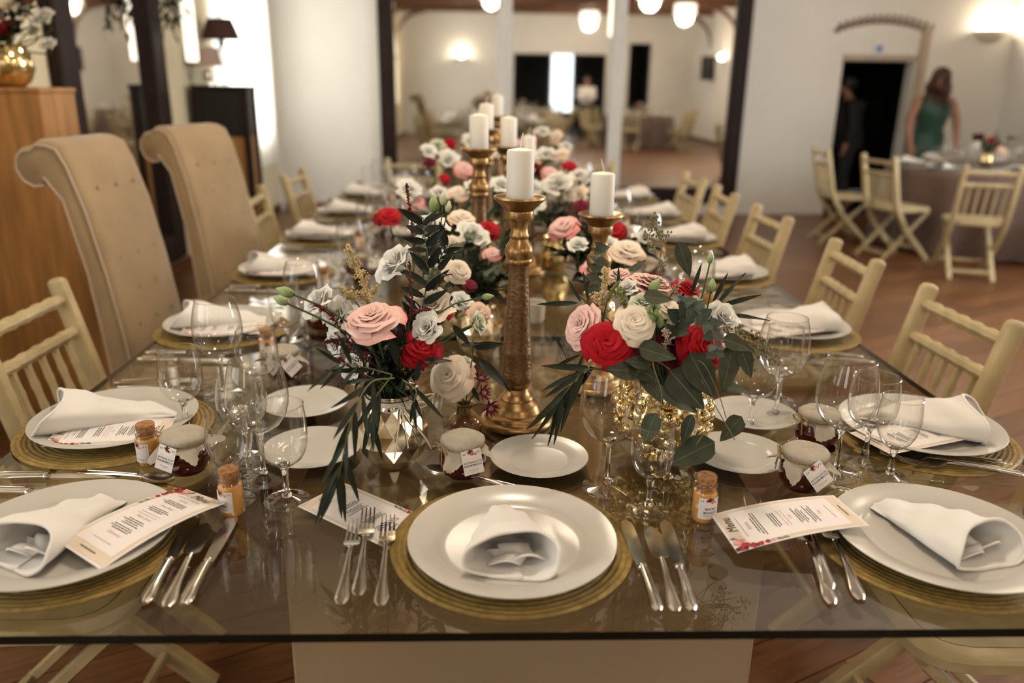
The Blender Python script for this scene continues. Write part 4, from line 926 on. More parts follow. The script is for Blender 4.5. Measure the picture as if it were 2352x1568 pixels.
# ================================================================== VASES
def faceted(label, x, y, R, H, mt, bow=False):
    t = thing('faceted_vase', label, 'vase', T(x, y, TZ))
    n = 13; lv = [(.52, 0), (.60, .015), (.86, .16), (1.0, .34), (.97, .52), (.86, .69), (.74, .83)]
    vs_ = []; fs = []
    for j, (r, z) in enumerate(lv):
        for k in range(n):
            a = 2 * PI * (k + .5 * (j % 2)) / n; vs_.append((R * r * math.cos(a), R * r * math.sin(a), H * z))
    for j in range(len(lv) - 1):
        for k in range(n):
            a, b_ = j * n + k, j * n + (k + 1) % n; c_, d_ = a + n, b_ + n
            if j % 2 == 0: fs += [(a, b_, c_), (b_, d_, c_)]
            else: fs += [(a, b_, d_), (a, d_, c_)]
    fs.append(tuple(range(n - 1, -1, -1))); b = MB().add(vs_, fs)
    O('body', b.mesh('body', mt, False), t)
    O('neck', MB().lathe([(R * .735, H * .825), (R * .69, H * .87), (R * .70, H * .94), (R * .755, H * .985), (R * .765, H), (R * .735, H), (R * .67, H * .92), (R * .66, H * .80)], 36).mesh('neck', mt), t)
    if bow:
        rb = MB(); rr = R * .735
        for dz in (0, .003, .006): rb.tube([(rr * math.cos(q), rr * math.sin(q), H * .885 + dz) for q in [2 * PI * i / 30 for i in range(31)]], .0016, 6)
        o = Vector((rr * math.cos(-1.15), rr * math.sin(-1.15), H * .90)); ta = Vector((-math.sin(-1.15), math.cos(-1.15), 0)); ra = Vector((math.cos(-1.15), math.sin(-1.15), 0))
        for s_, l, hz in ((1, .062, .012), (1, .048, -.004), (-1, .030, -.004)):
            rb.tube([o + ra * (.004 + .004 * math.sin(w)) + ta * s_ * l * (1 - math.cos(w)) / 2 + Vector((0, 0, hz * (1 - math.cos(w)) / 2 + .008 * math.sin(w))) for w in [2 * PI * i / 18 for i in range(19)]], .0015, 6)
        for s_, l, q in ((1, .050, .085), (.5, .012, .075), (-1, .020, .090)):
            rb.tube([o + ra * .004, o + ra * .012 + ta * s_ * l * .35 + Vector((0, 0, -q * .35)), o + ra * .018 + ta * s_ * l * .8 + Vector((0, 0, -q * .75)), o + ra * .020 + ta * s_ * l + Vector((0, 0, -q))], .0015, 6)
        rb.sph(o + ra * .004, .005, 8, 6)
        O('ribbon_bow', rb.mesh('ribbon_bow', m_ribbon), t)
VL = Vector((-.172, 1.354, TZ)); VLH = .146
faceted('faceted mercury glass vase with a pale ribbon bow', VL.x, VL.y, .066, VLH, m_mercury, True)
VR = Vector((.335, 1.385, TZ)); VRH = .165
t = thing('bubble_vase', 'round gold vase covered in glass bubbles under the red roses', 'vase', T(VR))
bp = [(0, .001), (.040, .001), (.043, .006), (.030, .014), (.034, .020), (.060, .034), (.082, .056), (.092, .082), (.090, .108), (.080, .130), (.070, .145), (.072, .160), (.075, .165), (.071, .165), (.066, .146), (.076, .128)]
O('body', MB().lathe(bp, 48).mesh('body', m_bubble), t)
rb_ = random.Random(3); bub = MB()
def br(z):
    for (r0, z0), (r1, z1) in zip(bp[5:11], bp[6:12]):
        if z0 <= z <= z1: return r0 + (r1 - r0) * (z - z0) / (z1 - z0)
    return .07
got = []
for _ in range(1400):
    z = rb_.uniform(.036, .145); a = rb_.uniform(0, 2 * PI); r = br(z); p = Vector((r * math.cos(a), r * math.sin(a), z)); q = rb_.choice((.0045, .006, .008, .011, .015, .017))
    if all((p - g).length > (q + h) * .86 for g, h in got): got.append((p, q))
for p, q in got: bub.sph(p - Vector((p.x, p.y, 0)).normalized() * q * .35, q, 12, 8)
O('bubbles', bub.mesh('bubbles', m_bubble, 'full'), t, kind='stuff')
t = thing('bud_bottle', 'small amber glass bottle holding peach roses', 'vase', T(-.043, 1.470, TZ))
O('body', MB().lathe([(0, .001), (.030, 0), (.0325, .004), (.0325, .032), (.030, .039), (.022, .046), (.0135, .050), (.0125, .053), (.0125, .066), (.0165, .067), (.0170, .070), (.0150, .0715), (.0110, .0705), (.0108, .050)], 36).mesh('body', m_amber), t)
O('label_band', MB().lathe([(.0327, .010), (.0328, .012), (.0328, .024), (.0327, .026)], 36).mesh('label_band', m_amber), t)
def simple_vase(label, x, y, prof, mt, name='glass_vase', cat='vase'):
    t = thing(name, label, cat, T(x, y, TZ))
    O('body', MB().lathe(prof, 32).mesh('body', mt), t); O('rim', MB().lathe([(prof[-1][0] - .002, prof[-1][1]), (prof[-1][0], prof[-1][1] + .002), (prof[-1][0] + .002, prof[-1][1]), (prof[-1][0], prof[-1][1] - .002), (prof[-1][0] - .002, prof[-1][1])], 32).mesh('rim', mt), t)
p = P(985, 950); simple_vase('small cut glass tumbler behind the faceted vase', p.x, p.y, [(0, .001), (.024, .001), (.030, .010), (.034, .035), (.036, .075)], clear_glass('cut_glass', (.95, .92, .86), .10, power=2.5))
p = P(1226, 738); simple_vase('frosted white tea light cup behind the nearest candlestick', p.x, p.y, [(0, .001), (.026, .001), (.031, .008), (.033, .060)], m_frost, 'tea_light_cup', 'candle holder')
FV = [(-.02, 1.98), (.31, 2.12), (-.10, 2.62), (.26, 2.98), (.05, 3.45), (.12, 4.15)]
for i, (x, y) in enumerate(FV):
    faceted('silvered faceted vase %s' % ('behind the dark ruscus leaves', 'behind the shorter candlestick', 'below the far red rose', 'below the far white roses', 'under the blurred middle bouquet', 'under the farthest bouquet')[i], x, y, .058, .13, m_mercury if i % 2 == 0 else m_bubble)

# ================================================================== FLOWERS
def petal_mat(name, c, c2, tr=.12):
    """petal colour, deeper at the heart (c2) by nature and by painted-in shade, to the edge (c), with fine noise; thin enough to let some light through"""
    m = bpy.data.materials.new(name); m.use_nodes = True; nt = m.node_tree; b = nt.nodes['Principled BSDF']; out = nt.nodes['Material Output']
    tc = nt.nodes.new('ShaderNodeTexCoord'); sp = nt.nodes.new('ShaderNodeSeparateXYZ'); nt.links.new(tc.outputs['Generated'], sp.inputs[0])
    nz = nt.nodes.new('ShaderNodeTexNoise'); nz.inputs['Scale'].default_value = 5; nt.links.new(tc.outputs['Generated'], nz.inputs['Vector'])
    ad = nt.nodes.new('ShaderNodeMath'); ad.operation = 'MULTIPLY_ADD'; nt.links.new(nz.outputs['Fac'], ad.inputs[0]); ad.inputs[1].default_value = .5; nt.links.new(sp.outputs['Z'], ad.inputs[2])
    rp = nt.nodes.new('ShaderNodeValToRGB'); nt.links.new(ad.outputs[0], rp.inputs[0]); rp.color_ramp.elements[0].position = .42; rp.color_ramp.elements[1].position = 1.0  # deep end widened to paint shade between petals into the colour
    rp.color_ramp.elements[0].color = (*c2, 1); rp.color_ramp.elements[1].color = (*c, 1); nt.links.new(rp.outputs[0], b.inputs['Base Color'])
    b.inputs['Roughness'].default_value = .65; b.inputs['Specular IOR Level'].default_value = .2
    t = nt.nodes.new('ShaderNodeBsdfTranslucent'); nt.links.new(rp.outputs[0], t.inputs[0]); mx = nt.nodes.new('ShaderNodeMixShader'); mx.inputs[0].default_value = tr
    nt.links.new(b.outputs[0], mx.inputs[1]); nt.links.new(t.outputs[0], mx.inputs[2]); nt.links.new(mx.outputs[0], out.inputs[0]); MATS[name] = m; return m
PC = {'pink': petal_mat('pink_petal', (.92, .60, .54), (.86, .29, .27)), 'red': petal_mat('red_petal', (.42, .002, .010), (.15, .000, .004), .06), 'cream': petal_mat('cream_petal', (.95, .82, .67), (.86, .60, .42)),
      'white': petal_mat('white_petal', (.92, .90, .84), (.84, .84, .66)), 'peach': petal_mat('peach_petal', (.92, .68, .53), (.88, .50, .36)), 'pale': petal_mat('pale_green_petal', (.74, .76, .58), (.52, .58, .30)), 'wine': petal_mat('burgundy_petal', (.17, .008, .025), (.08, .004, .012), .1),
      'green': petal_mat('green_bud', (.42, .50, .25), (.25, .34, .12), .1)}
m_stem = mat('flower_stem', (.055, .085, .028), .6, var=.3, vs_=30); m_stem_y = mat('yellow_stem', (.17, .165, .06), .6, var=.2)
def leaf_mat(name, c, vein, rough=.5):
    m = mat(name, c, rough + .05, spec=.22, var=.22, vs_=3, objrand=.2, coords='Generated'); nt = m.node_tree; b = nt.nodes['Principled BSDF']
    tc = nt.nodes.new('ShaderNodeTexCoord'); sp = nt.nodes.new('ShaderNodeSeparateXYZ'); nt.links.new(tc.outputs['Generated'], sp.inputs[0])
    s1 = nt.nodes.new('ShaderNodeMath'); s1.operation = 'SUBTRACT'; nt.links.new(sp.outputs['Y'], s1.inputs[0]); s1.inputs[1].default_value = .5
    s2 = nt.nodes.new('ShaderNodeMath'); s2.operation = 'ABSOLUTE'; nt.links.new(s1.outputs[0], s2.inputs[0])
    s3 = nt.nodes.new('ShaderNodeMath'); s3.operation = 'LESS_THAN'; nt.links.new(s2.outputs[0], s3.inputs[0]); s3.inputs[1].default_value = .018
    mx = nt.nodes.new('ShaderNodeMixRGB'); nt.links.new(s3.outputs[0], mx.inputs[0]); nt.links.new(b.inputs['Base Color'].links[0].from_socket, mx.inputs[1]); mx.inputs[2].default_value = (*vein, 1); nt.links.new(mx.outputs[0], b.inputs['Base Color'])
    return m
m_euc = leaf_mat('eucalyptus_leaf', (.047, .054, .031), (.105, .118, .072), .45); m_will = leaf_mat('willow_leaf', (.019, .025, .014), (.04, .052, .028), .5); m_rusc = leaf_mat('ruscus_leaf', (.013, .017, .010), (.028, .036, .02), .42); m_blue = leaf_mat('blue_gum_leaf', (.068, .084, .064), (.115, .135, .105), .55); m_grey = leaf_mat('sage_leaf', (.10, .115, .07), (.16, .18, .11), .6)
m_seed = mat('gum_seed', (.20, .19, .085), .6, var=.3, vs_=40)
m_ast = {'beige': mat('astilbe_beige', (.66, .50, .26), .9, var=.25, vs_=80), 'wine': mat('astilbe_wine', (.12, .006, .012), .9, var=.4, vs_=80), 'brown': mat('astilbe_brown', (.30, .165, .06), .9, var=.35, vs_=80), 'rose': mat('astilbe_rose', (.60, .42, .33), .9, var=.25, vs_=80), 'green': mat('goldenrod', (.20, .21, .06), .9, var=.4, vs_=80)}

def petals(kind, seed):
    rnd = random.Random(seed); out = []
    n = {'classic': 27, 'garden': 38, 'lis': 14, 'bud': 6}[kind]
    for k in range(n):
        t = k / (n - 1); ph = k * 2.39996 + rnd.uniform(-.2, .2)
        p2 = rnd.uniform(0, 6); jl = rnd.uniform(.95, 1.05)
        if kind == 'classic': dph, rr, zr, z0, cu, ruf, fk = 2.2 - 1.35 * t, .05 + .86 * t ** 1.25, .60 + .10 * math.sin(PI * t) - .42 * t ** 3, -.12, .05 + .10 * t + .12 * t ** 4, .012 + .02 * t, .55
        elif kind == 'garden': dph, rr, zr, z0, cu, ruf, fk = 1.3 - .6 * t, .08 + .86 * t, .50 + .06 * math.sin(PI * t) - .40 * t ** 2.2, -.10, .06 + .06 * t, .035, .6
        elif kind == 'lis': dph, rr, zr, z0, cu, ruf, fk = 1.6 - .75 * t, .14 + .58 * t ** 1.1, .80 - .26 * t ** 2, -.05, .06 + .14 * t ** 2, .035 + .03 * t, .9
        else: dph, rr, zr, z0, cu, ruf, fk = 1.5, .10 + .10 * t, 1.3, 0, 0, .005, 1
        def fn(u, v, ph=ph, dph=dph, rr=rr * jl, zr=zr * jl, z0=z0, cu=cu, ruf=ruf, p2=p2, fk=fk, t=t):
            s_ = 2 * u - 1; w = .45 + .55 * math.sin(min(1, v * 1.35) * PI / 2)
            a = ph + s_ * dph * w
            r = rr * (.22 + .78 * v ** (1.35 - .55 * t)); tip = 1 - (.10 + .16 * t) * abs(s_) ** 2.2 * v
            z = z0 + (zr - z0) * (v ** fk) * tip
            lip = max(0, v - .72) / .28; r += cu * lip ** 2 * (1 - .3 * abs(s_)); z -= cu * .75 * lip ** 2
            if kind == 'bud': r = .10 + .30 * math.sin(PI * min(1, .10 + v * .93)) * (.75 + .25 * t); z = zr * v
            r += .045 * s_ * v * (1 if kind != 'bud' else 0) + ruf * math.sin(6 * s_ + p2) * v ** 3; z += ruf * .9 * math.cos(7 * s_ + p2) * v ** 3
            return (r * math.cos(a), r * math.sin(a), z)
        out.append((fn, MB().grid(fn, 8, 8)))
    return [b for _, b in out]
def sepals(b, kind):
    for k in range(5):
        a = k * 2 * PI / 5; L_ = .55 if kind != 'bud' else .5
        b.add([(.05 * math.cos(a - .6), .05 * math.sin(a - .6), -.02), (.05 * math.cos(a + .6), .05 * math.sin(a + .6), -.02), (.30 * math.cos(a + .25), .30 * math.sin(a + .25), .10), (L_ * math.cos(a), L_ * math.sin(a), .16), (.30 * math.cos(a - .25), .30 * math.sin(a - .25), .10)], [(0, 1, 2, 3, 4)])
    b.lathe([(0, -.14), (.09, -.12), (.13, -.03), (.10, .05), (.04, .10)], 10); return b
_fk = {}
def flower_meshes(kind, col, joined, seed):
    key = (kind, col, joined, seed)
    if key not in _fk:
        ps = petals(kind, seed)
        if joined:
            b = MB()
            for p in ps: b.add(p.v, p.f)
            _fk[key] = [b.mesh('petals', PC[col], 'full')]
        else: _fk[key] = [p.mesh('petal', PC[col], 'full') for p in ps]
        _fk[key].append(sepals(MB(), kind).mesh('calyx', MATS['flower_stem'], False))
    return _fk[key]
def stem_path(a, b, ax, sag=.0, n=7):
    a, b = Vector(a), Vector(b); c1 = a - ax * (a - b).length * .45; c2 = b + Vector((0, 0, (a - b).length * .35))
    return [((1 - t) ** 3) * a + 3 * (1 - t) ** 2 * t * c1 + 3 * (1 - t) * t * t * c2 + t ** 3 * b for t in [i / n for i in range(n + 1)]]
frnd = random.Random(77)
def flower(kind, col, px, py, Y, dpx, facing, label, mouth, joined=False, group=None, seed=1, stem_r=.0022, nm=None):
    c = A(px, py, Y); R = dpx / 2 / ppm(c); ax = (RT * facing[0] + UP * facing[1] - FW * facing[2]).normalized()
    hc = {'classic': .36, 'garden': .28, 'lis': .45, 'bud': .65}[kind]; k = R / {'classic': 1.08, 'garden': 1.05, 'lis': .86, 'bud': .42}[kind]
    o = c - ax * hc * k; sx = ax.cross(Vector((.3, .2, 1))).normalized(); sy = ax.cross(sx); spin = frnd.uniform(0, 2 * PI)
    sx2 = sx * math.cos(spin) + sy * math.sin(spin); sy2 = ax.cross(sx2); M = axes(o, sx2, sy2, ax, k)
    names = {'pink': 'pink_rose', 'red': 'red_rose', 'cream': 'cream_rose', 'white': 'white_rose', 'peach': 'peach_rose', 'pale': 'pale_green_lisianthus', 'wine': 'burgundy_rose', 'green': 'lisianthus_bud'}
    name = nm or ('lisianthus_bud' if kind == 'bud' else 'white_lisianthus' if kind == 'lis' and col == 'white' else names[col])
    t = thing(name, label, 'flower', M, group)
    ms = flower_meshes(kind, col, joined, seed)
    for me in ms[:-1]: O('petals' if joined else 'petal', me, t)
    O('calyx', ms[-1], t)
    if mouth is not None:
        tgt = Vector(mouth) + Vector((frnd.uniform(-.018, .018), frnd.uniform(-.018, .018), -.05))
        O('stem', MB().tube(stem_path(o, tgt, ax), stem_r, 6).mesh('stem', m_stem), t, I4, world=True)
    return t

LEAF = {}
def leaf_mesh(kind, m):
    if kind in LEAF: return LEAF[kind]
    w, e, fold, curve = {'willow': (.056, .75, .010, .10), 'dollar': (.30, .62, .03, .10), 'lance': (.21, .7, .03, .12), 'ruscus': (.135, .7, .02, .13), 'round': (.46, .5, .03, .05), 'grey': (.20, .6, .02, .10)}[kind]
    def fn(u, v):
        s_ = 2 * u - 1; ww = w * (math.sin(PI * v ** e) ** .85 if v not in (0, 1) else 0) + .006
        return (v, s_ * ww, fold * abs(s_) - curve * (v - .15) ** 2 + .015 * math.sin(v * 7) * s_)
    LEAF[kind] = MB().grid(fn, 4, 9).mesh('leaf', m, 'full'); return LEAF[kind]
for k_, m_ in (('willow', m_will), ('dollar', m_euc), ('lance', m_euc), ('ruscus', m_rusc), ('round', m_blue), ('grey', m_grey)): leaf_mesh(k_, m_)
lrnd = random.Random(9)
def leaf_dir(o, d, nrm, L_, roll=0.0):
    d = d.normalized(); n = (nrm - d * nrm.dot(d)).normalized(); y = n.cross(d)
    M = axes(o, d, y, n, L_); return M @ Matrix.Rotation(roll, 4, 'X')
def img_dir(deg, depth=0.0):
    a = math.radians(deg); return RT * math.cos(a) + UP * math.sin(a) + FW * depth
def leaf_px(parent, kind, px, py, Y, lpx, deg, depth=0.0, roll=None):
    """a leaf centred at the pixel, at distance Y, its length in pixels, pointing deg in the picture (0 = right, 90 = up)"""
    c = A(px, py, Y); L_ = lpx / ppm(c); d = img_dir(deg, depth).normalized(); o = c - d * L_ / 2
    n = (-FW + UP * .5).normalized()
    O('leaf', LEAF[kind], parent, leaf_dir(o, d, n, L_, lrnd.uniform(-.5, .5) if roll is None else roll), world=True)
def spline(pts, n):
    pts = [Vector(p) for p in pts]; out = []
    P_ = [pts[0] * 2 - pts[1]] + pts + [pts[-1] * 2 - pts[-2]]
    for i in range(len(pts) - 1):
        a, b, c, d = P_[i:i + 4]
        for k in range(n):
            t = k / n; out.append(.5 * ((2 * b) + (c - a) * t + (2 * a - 5 * b + 4 * c - d) * t * t + (3 * b - a - 3 * c + d) * t ** 3))
    return out + [pts[-1]]
def sprig(name, label, kind, path, n, lpx, spread=40, taper=.6, stem=None, r=.0014, start=.15, group=None, pair=False, cat='foliage', down=0.0):
    """path: list of (px, py, Y); n leaves along it, alternating"""
    pts = spline([A(*p) for p in path], 6); t = thing(name, label, cat, T(pts[0]), group)
    O('stem', MB().tube(pts, [r * (1 - .5 * i / len(pts)) for i in range(len(pts))], 5).mesh('stem', stem or m_stem), t, I4, world=True)
    for i in range(n):
        f = start + (1 - start) * (i + .3) / n; q = min(f, .999) * (len(pts) - 1); k = int(q); o = pts[k].lerp(pts[k + 1], q - k); d = (pts[k + 1] - pts[k]).normalized()
        L_ = lpx / ppm(o) * (1 - (1 - taper) * f) * lrnd.uniform(.85, 1.12)
        for sgn in ((1, -1) if pair else ((1,) if i % 2 else (-1,))):
            side = d.cross(FW).normalized() * sgn
            if kind in ('ruscus', 'willow'): side = Matrix.Rotation(lrnd.uniform(-1.1, 1.1), 3, d) @ side
            a = math.radians(spread * lrnd.uniform(.7, 1.3))
            ld = d * math.cos(a) + (side * lrnd.uniform(.8, 1) - FW * lrnd.uniform(-.35, .6)).normalized() * math.sin(a) - Vector((0, 0, down))
            O('leaf', LEAF[kind], t, leaf_dir(o, ld, -FW + UP * lrnd.uniform(-.2, .9) + RT * lrnd.uniform(-.5, .5), L_, lrnd.uniform(-.4, .4)), world=True)
    return t
def plume(name, label, col, path, wpx, dens=60, side=5, mouth=None, sz=.0017, group=None, tail=None):
    """feathery flower spike: tiny florets on short side branches"""
    pts = spline([A(*p) for p in path], 8); t = thing(name, label, 'flower', T(pts[0]), group); b = MB(); rn = random.Random(hash(label) % 999 if False else len(label) * 7 + len(path)); W = wpx / ppm(pts[0]); st = list(pts)
    if mouth is not None: st = stem_path(pts[0], Vector(mouth) + Vector((0, 0, -.05)), (pts[1] - pts[0]).normalized(), n=6)[::-1] + pts[1:]
    O('stem', MB().tube(st, .0012, 5).mesh('stem', m_stem), t, I4, world=True)
    nb = dens
    for i in range(nb):
        f = i / nb; q = f * (len(pts) - 1); k = min(int(q), len(pts) - 2); o = pts[k].lerp(pts[k + 1], q - k); d = (pts[k + 1] - pts[k]).normalized()
        a = rn.uniform(0, 2 * PI); s1 = d.cross(Vector((.2, .3, .9))).normalized(); s2 = d.cross(s1); w = W * (1 - f) ** .75 * rn.uniform(.5, 1.0) * (.55 + .45 * math.sin(f * 24))
        dr = (s1 * math.cos(a) + s2 * math.sin(a)) * .8 + d * .55
        for j in range(side):
            p = o + dr * w * (j + 1) / side + Vector((rn.uniform(-1, 1), rn.uniform(-1, 1), rn.uniform(-1, 1))) * sz * .9
            b.octa(p, sz * rn.uniform(.7, 1.3), rn.uniform(.8, 1.3))
    O('florets', b.mesh('florets', m_ast[col], True), t, I4, world=True, kind='stuff')
def seeded(name, label, path, clusters, group=None):
    pts = spline([A(*p) for p in path], 6); t = thing(name, label, 'foliage', T(pts[0]), group); rn = random.Random(len(label)); stem = MB().tube(pts, .0011, 5)
    for px, py, Y in clusters:
        c = A(px, py, Y); near = min(pts, key=lambda p: (p - c).length); stem.tube([near, near.lerp(c, .5) + UP * .002, c], .0008, 5); b = MB()
        for k in range(11):
            d = Vector((rn.uniform(-1, 1), rn.uniform(-1, 1), rn.uniform(-1, 1))).normalized(); e = c + d * rn.uniform(.006, .013); b.tube([c, e], .0004, 4); b.sph(e, .0021, 6, 5, (1, 1, 1.3))
        O('seed_cluster', b.mesh('seed_cluster', m_seed, True), t, I4, world=True)
    O('stem', stem.mesh('stem', m_stem_y), t, I4, world=True)
    return t

# ================================================================== BOUQUETS
mL = (VL.x, VL.y, TZ + VLH); mR = (VR.x, VR.y, TZ + VRH); mB = (-.043, 1.470, TZ + .072)
GL, GR = 'flowers in the faceted vase', 'flowers in the gold bubble vase'
# ---- bouquet in the faceted vase
flower('classic', 'pink', 852, 728, 1.27, 150, (-.15, .78, .62), 'large open pink rose, the biggest in the faceted vase', mL, seed=1, group=GL)
flower('lis', 'white', 978, 752, 1.29, 82, (-.35, .15, .9), 'open white lisianthus beside the large pink rose', mL, seed=2, group=GL)
flower('lis', 'pale', 1101, 742, 1.33, 62, (.8, .25, .3), 'greenish white lisianthus bending towards the candlestick', mL, seed=3, group=GL)
flower('classic', 'red', 965, 795, 1.34, 108, (.2, .45, .8), 'deep red rose half hidden under the white lisianthus', mL, seed=2, group=GL)
flower('classic', 'red', 1006, 705, 1.45, 84, (.3, .6, .5), 'red rose behind the white lisianthus', mL, seed=3, group=GL)
flower('lis', 'cream', 988, 700, 1.40, 116, (0, .6, .7), 'ruffled cream flower behind the burgundy spike', mL, seed=4, group=GL, nm='cream_lisianthus')
flower('lis', 'white', 728, 690, 1.34, 92, (-.5, .5, .6), 'white lisianthus above the green buds on the window side', mL, seed=5, group=GL)
flower('lis', 'white', 772, 722, 1.36, 88, (-.3, .2, .8), 'white lisianthus tucked beside the large pink rose', mL, seed=6, group=GL)
flower('lis', 'white', 765, 790, 1.36, 62, (-.6, -.3, .6), 'small white blossom hanging on the window side', mL, seed=2, group=GL)
flower('lis', 'white', 815, 845, 1.33, 92, (-.4, -.2, .8), 'white blossom low over the rim of the faceted vase', mL, seed=7, group=GL)
flower('lis', 'white', 906, 602, 1.52, 112, (-.5, .5, .6), 'cream white bloom behind the ruscus leaves', mL, seed=8, group=GL)
flower('lis', 'white', 985, 520, 1.56, 104, (.1, .7, .6), 'tall white bloom behind the ruscus tip', mL, seed=9, group=GL)
flower('classic', 'cream', 1052, 620, 1.62, 72, (.3, .4, .7), 'cream rose below the candle dish, slightly blurred', mL, seed=4, group=GL)
flower('bud', 'green', 655, 670, 1.27, 26, (-.95, .32, 0), 'upper green lisianthus bud reaching furthest to the window side', mL, seed=1, stem_r=.0017, group=GL)
flower('bud', 'green', 645, 690, 1.25, 22, (-.92, .40, 0), 'lower green lisianthus bud reaching to the window side', mL, seed=2, stem_r=.0017, group=GL)
flower('bud', 'green', 1120, 681, 1.33, 17, (.98, .1, 0), 'slim green bud pointing at the candlestick', mL, seed=1, stem_r=.0014, group=GL)
for i, (x, y, d) in enumerate(((996, 468, 24), (1018, 455, 20), (1030, 475, 17), (985, 505, 22))):
    flower('bud', 'pale' if i else 'green', x, y, 1.50, d, (.15 * i - .1, .95, .1), 'pale green bud standing above the ruscus leaves', mL, seed=i + 1, stem_r=.0013, group='pale green buds above the ruscus leaves')
plume('astilbe', 'tall beige astilbe plume behind the large pink rose', 'beige', [(850, 700, 1.36), (832, 640, 1.36), (812, 600, 1.36), (798, 562, 1.36)], 50, 130, 8, mL, sz=.0021, group=GL)
plume('astilbe', 'short beige astilbe side plume beside the white lisianthus', 'beige', [(815, 690, 1.36), (800, 672, 1.36), (782, 660, 1.36)], 34, 60, 7, mL, sz=.0021, group=GL)
plume('astilbe', 'tiny beige astilbe tip next to the pink rose', 'beige', [(852, 680, 1.37), (862, 668, 1.37), (866, 655, 1.37)], 12, 24, 5, mL, group=GL)
plume('astilbe', 'brown astilbe plume in the heart of the faceted vase bouquet', 'brown', [(925, 860, 1.34), (920, 800, 1.33), (930, 745, 1.32)], 30, 70, 6, mL, group=GL)
for i, (pt, w, d) in enumerate((([(860, 835, 1.30), (800, 780, 1.27), (760, 725, 1.25), (722, 698, 1.24)], 30, 90), ([(850, 830, 1.28), (810, 805, 1.26), (770, 785, 1.25), (745, 785, 1.24)], 30, 80), ([(850, 865, 1.26), (815, 850, 1.24), (790, 830, 1.23), (778, 822, 1.22)], 16, 40), ([(940, 740, 1.36), (945, 690, 1.36), (942, 640, 1.36), (940, 598, 1.36)], 9, 30), ([(950, 570, 1.50), (945, 510, 1.50), (938, 460, 1.50), (934, 420, 1.50)], 9, 28), ([(900, 780, 1.31), (935, 735, 1.30), (960, 715, 1.30), (990, 710, 1.30)], 15, 60))):
    plume('burgundy_astilbe', 'burgundy astilbe spike %s' % ('reaching out below the green buds', 'spreading low on the window side', 'hanging over the vase rim', 'rising straight before the cream flower', 'tallest and thinnest above the white bloom', 'curving over the red rose')[i], 'wine', pt, w, d, 5 if w > 12 else 3, mL, sz=.0015 if w > 12 else .0021, group=GL)
sprig('ruscus_sprig', 'dark upright ruscus sprig in the middle of the faceted vase bouquet', 'ruscus', [(955, 840, 1.38), (968, 720, 1.38), (985, 620, 1.40), (975, 540, 1.42), (972, 500, 1.43)], 24, 76, 62, .8, group=GL)
sprig('ruscus_sprig', 'second dark ruscus sprig leaning to the candlestick', 'ruscus', [(985, 800, 1.42), (1000, 700, 1.43), (1010, 600, 1.44), (1030, 560, 1.44)], 16, 66, 64, .8, group=GL)
sprig('willow_sprig', 'long willow leaf sprig drooping over the menu card', 'willow', [(905, 868, 1.24), (850, 880, 1.16), (808, 960, 1.11), (783, 1070, 1.08), (772, 1110, 1.07)], 15, 128, 26, .85, m_stem_y, group=GL, down=.35)
sprig('willow_sprig', 'willow leaf sprig hanging down the front of the faceted vase', 'willow', [(900, 862, 1.25), (862, 915, 1.20), (852, 970, 1.18)], 6, 118, 20, .9, m_stem_y, group=GL, down=.5)
sprig('willow_sprig', 'willow leaf sprig spreading flat to the window side', 'willow', [(900, 860, 1.26), (850, 846, 1.20), (800, 835, 1.17), (770, 838, 1.15)], 8, 110, 40, .8, m_stem_y, group=GL)
sprig('willow_sprig', 'willow leaf sprig falling across the vase ribbon', 'willow', [(925, 872, 1.25), (955, 895, 1.23), (950, 925, 1.22)], 4, 100, 26, .8, m_stem_y, group=GL, down=.45)
t = thing('ruscus_sprig', 'loose dark leaves between the vase and candlestick', 'foliage', T(A(1000, 830, 1.34)), GL)
O('stem', MB().tube(spline([A(930, 880, 1.34), A(1000, 800, 1.34), A(1065, 760, 1.34), A(1098, 742, 1.33)], 5), .0016, 5).mesh('stem', m_stem), t, I4, world=True)
for a in ((1060, 770, 60, -50), (1005, 828, 66, 3), (960, 850, 50, 80), (890, 760, 60, 110), (880, 830, 70, 70), (905, 800, 90, -80), (1082, 790, 52, 10)): leaf_px(t, 'ruscus', a[0], a[1], 1.31, a[2], a[3])
# ---- peach roses in the amber bottle
GB = 'flowers in the amber bottle'
flower('classic', 'cream', 1028, 862, 1.43, 112, (-.45, .25, .85), 'peach cream rose in the amber bottle', mB, seed=5, group=GB, nm='peach_rose')
flower('garden', 'peach', 1070, 864, 1.44, 62, (.25, .05, .9), 'small peach rose beside the larger one in the amber bottle', mB, seed=2, group=GB)
flower('lis', 'pale', 1072, 832, 1.47, 46, (.4, .7, .5), 'pale bloom above the peach roses', mB, seed=3, group=GB)
m_astr = PC['wine']
def astrantia(label, px, py, Y, dpx, facing):
    c = A(px, py, Y); R = dpx / 2 / ppm(c); ax = (RT * facing[0] + UP * facing[1] - FW * facing[2]).normalized(); sx = ax.cross(Vector((.3, .2, 1))).normalized(); t = thing('astrantia', label, 'flower', axes(c, sx, ax.cross(sx), ax, R), GB)
    me = MB().grid(lambda u, v: (v, (2 * u - 1) * .13 * math.sin(PI * min(1, .15 + .85 * v)), .25 * v - .1 * abs(2 * u - 1)), 2, 4).mesh('petal', m_astr, False)
    for k in range(13): O('petal', me, t, RZ(k * 360 / 13) @ RY(-12 if k % 2 else -28))
    b = MB()
    for k in range(40): q = math.sqrt(k / 40) * .34; a = k * 2.4; b.tube([(0, 0, 0), (q * math.cos(a), q * math.sin(a), .42 - q * .3)], .012, 4)
    O('stamens', b.mesh('stamens', PC['pink'], False), t); O('stem', MB().tube(stem_path(c, Vector(mB) + Vector((0, 0, -.04)), ax), .0013, 5).mesh('stem', m_stem), t, I4, world=True)
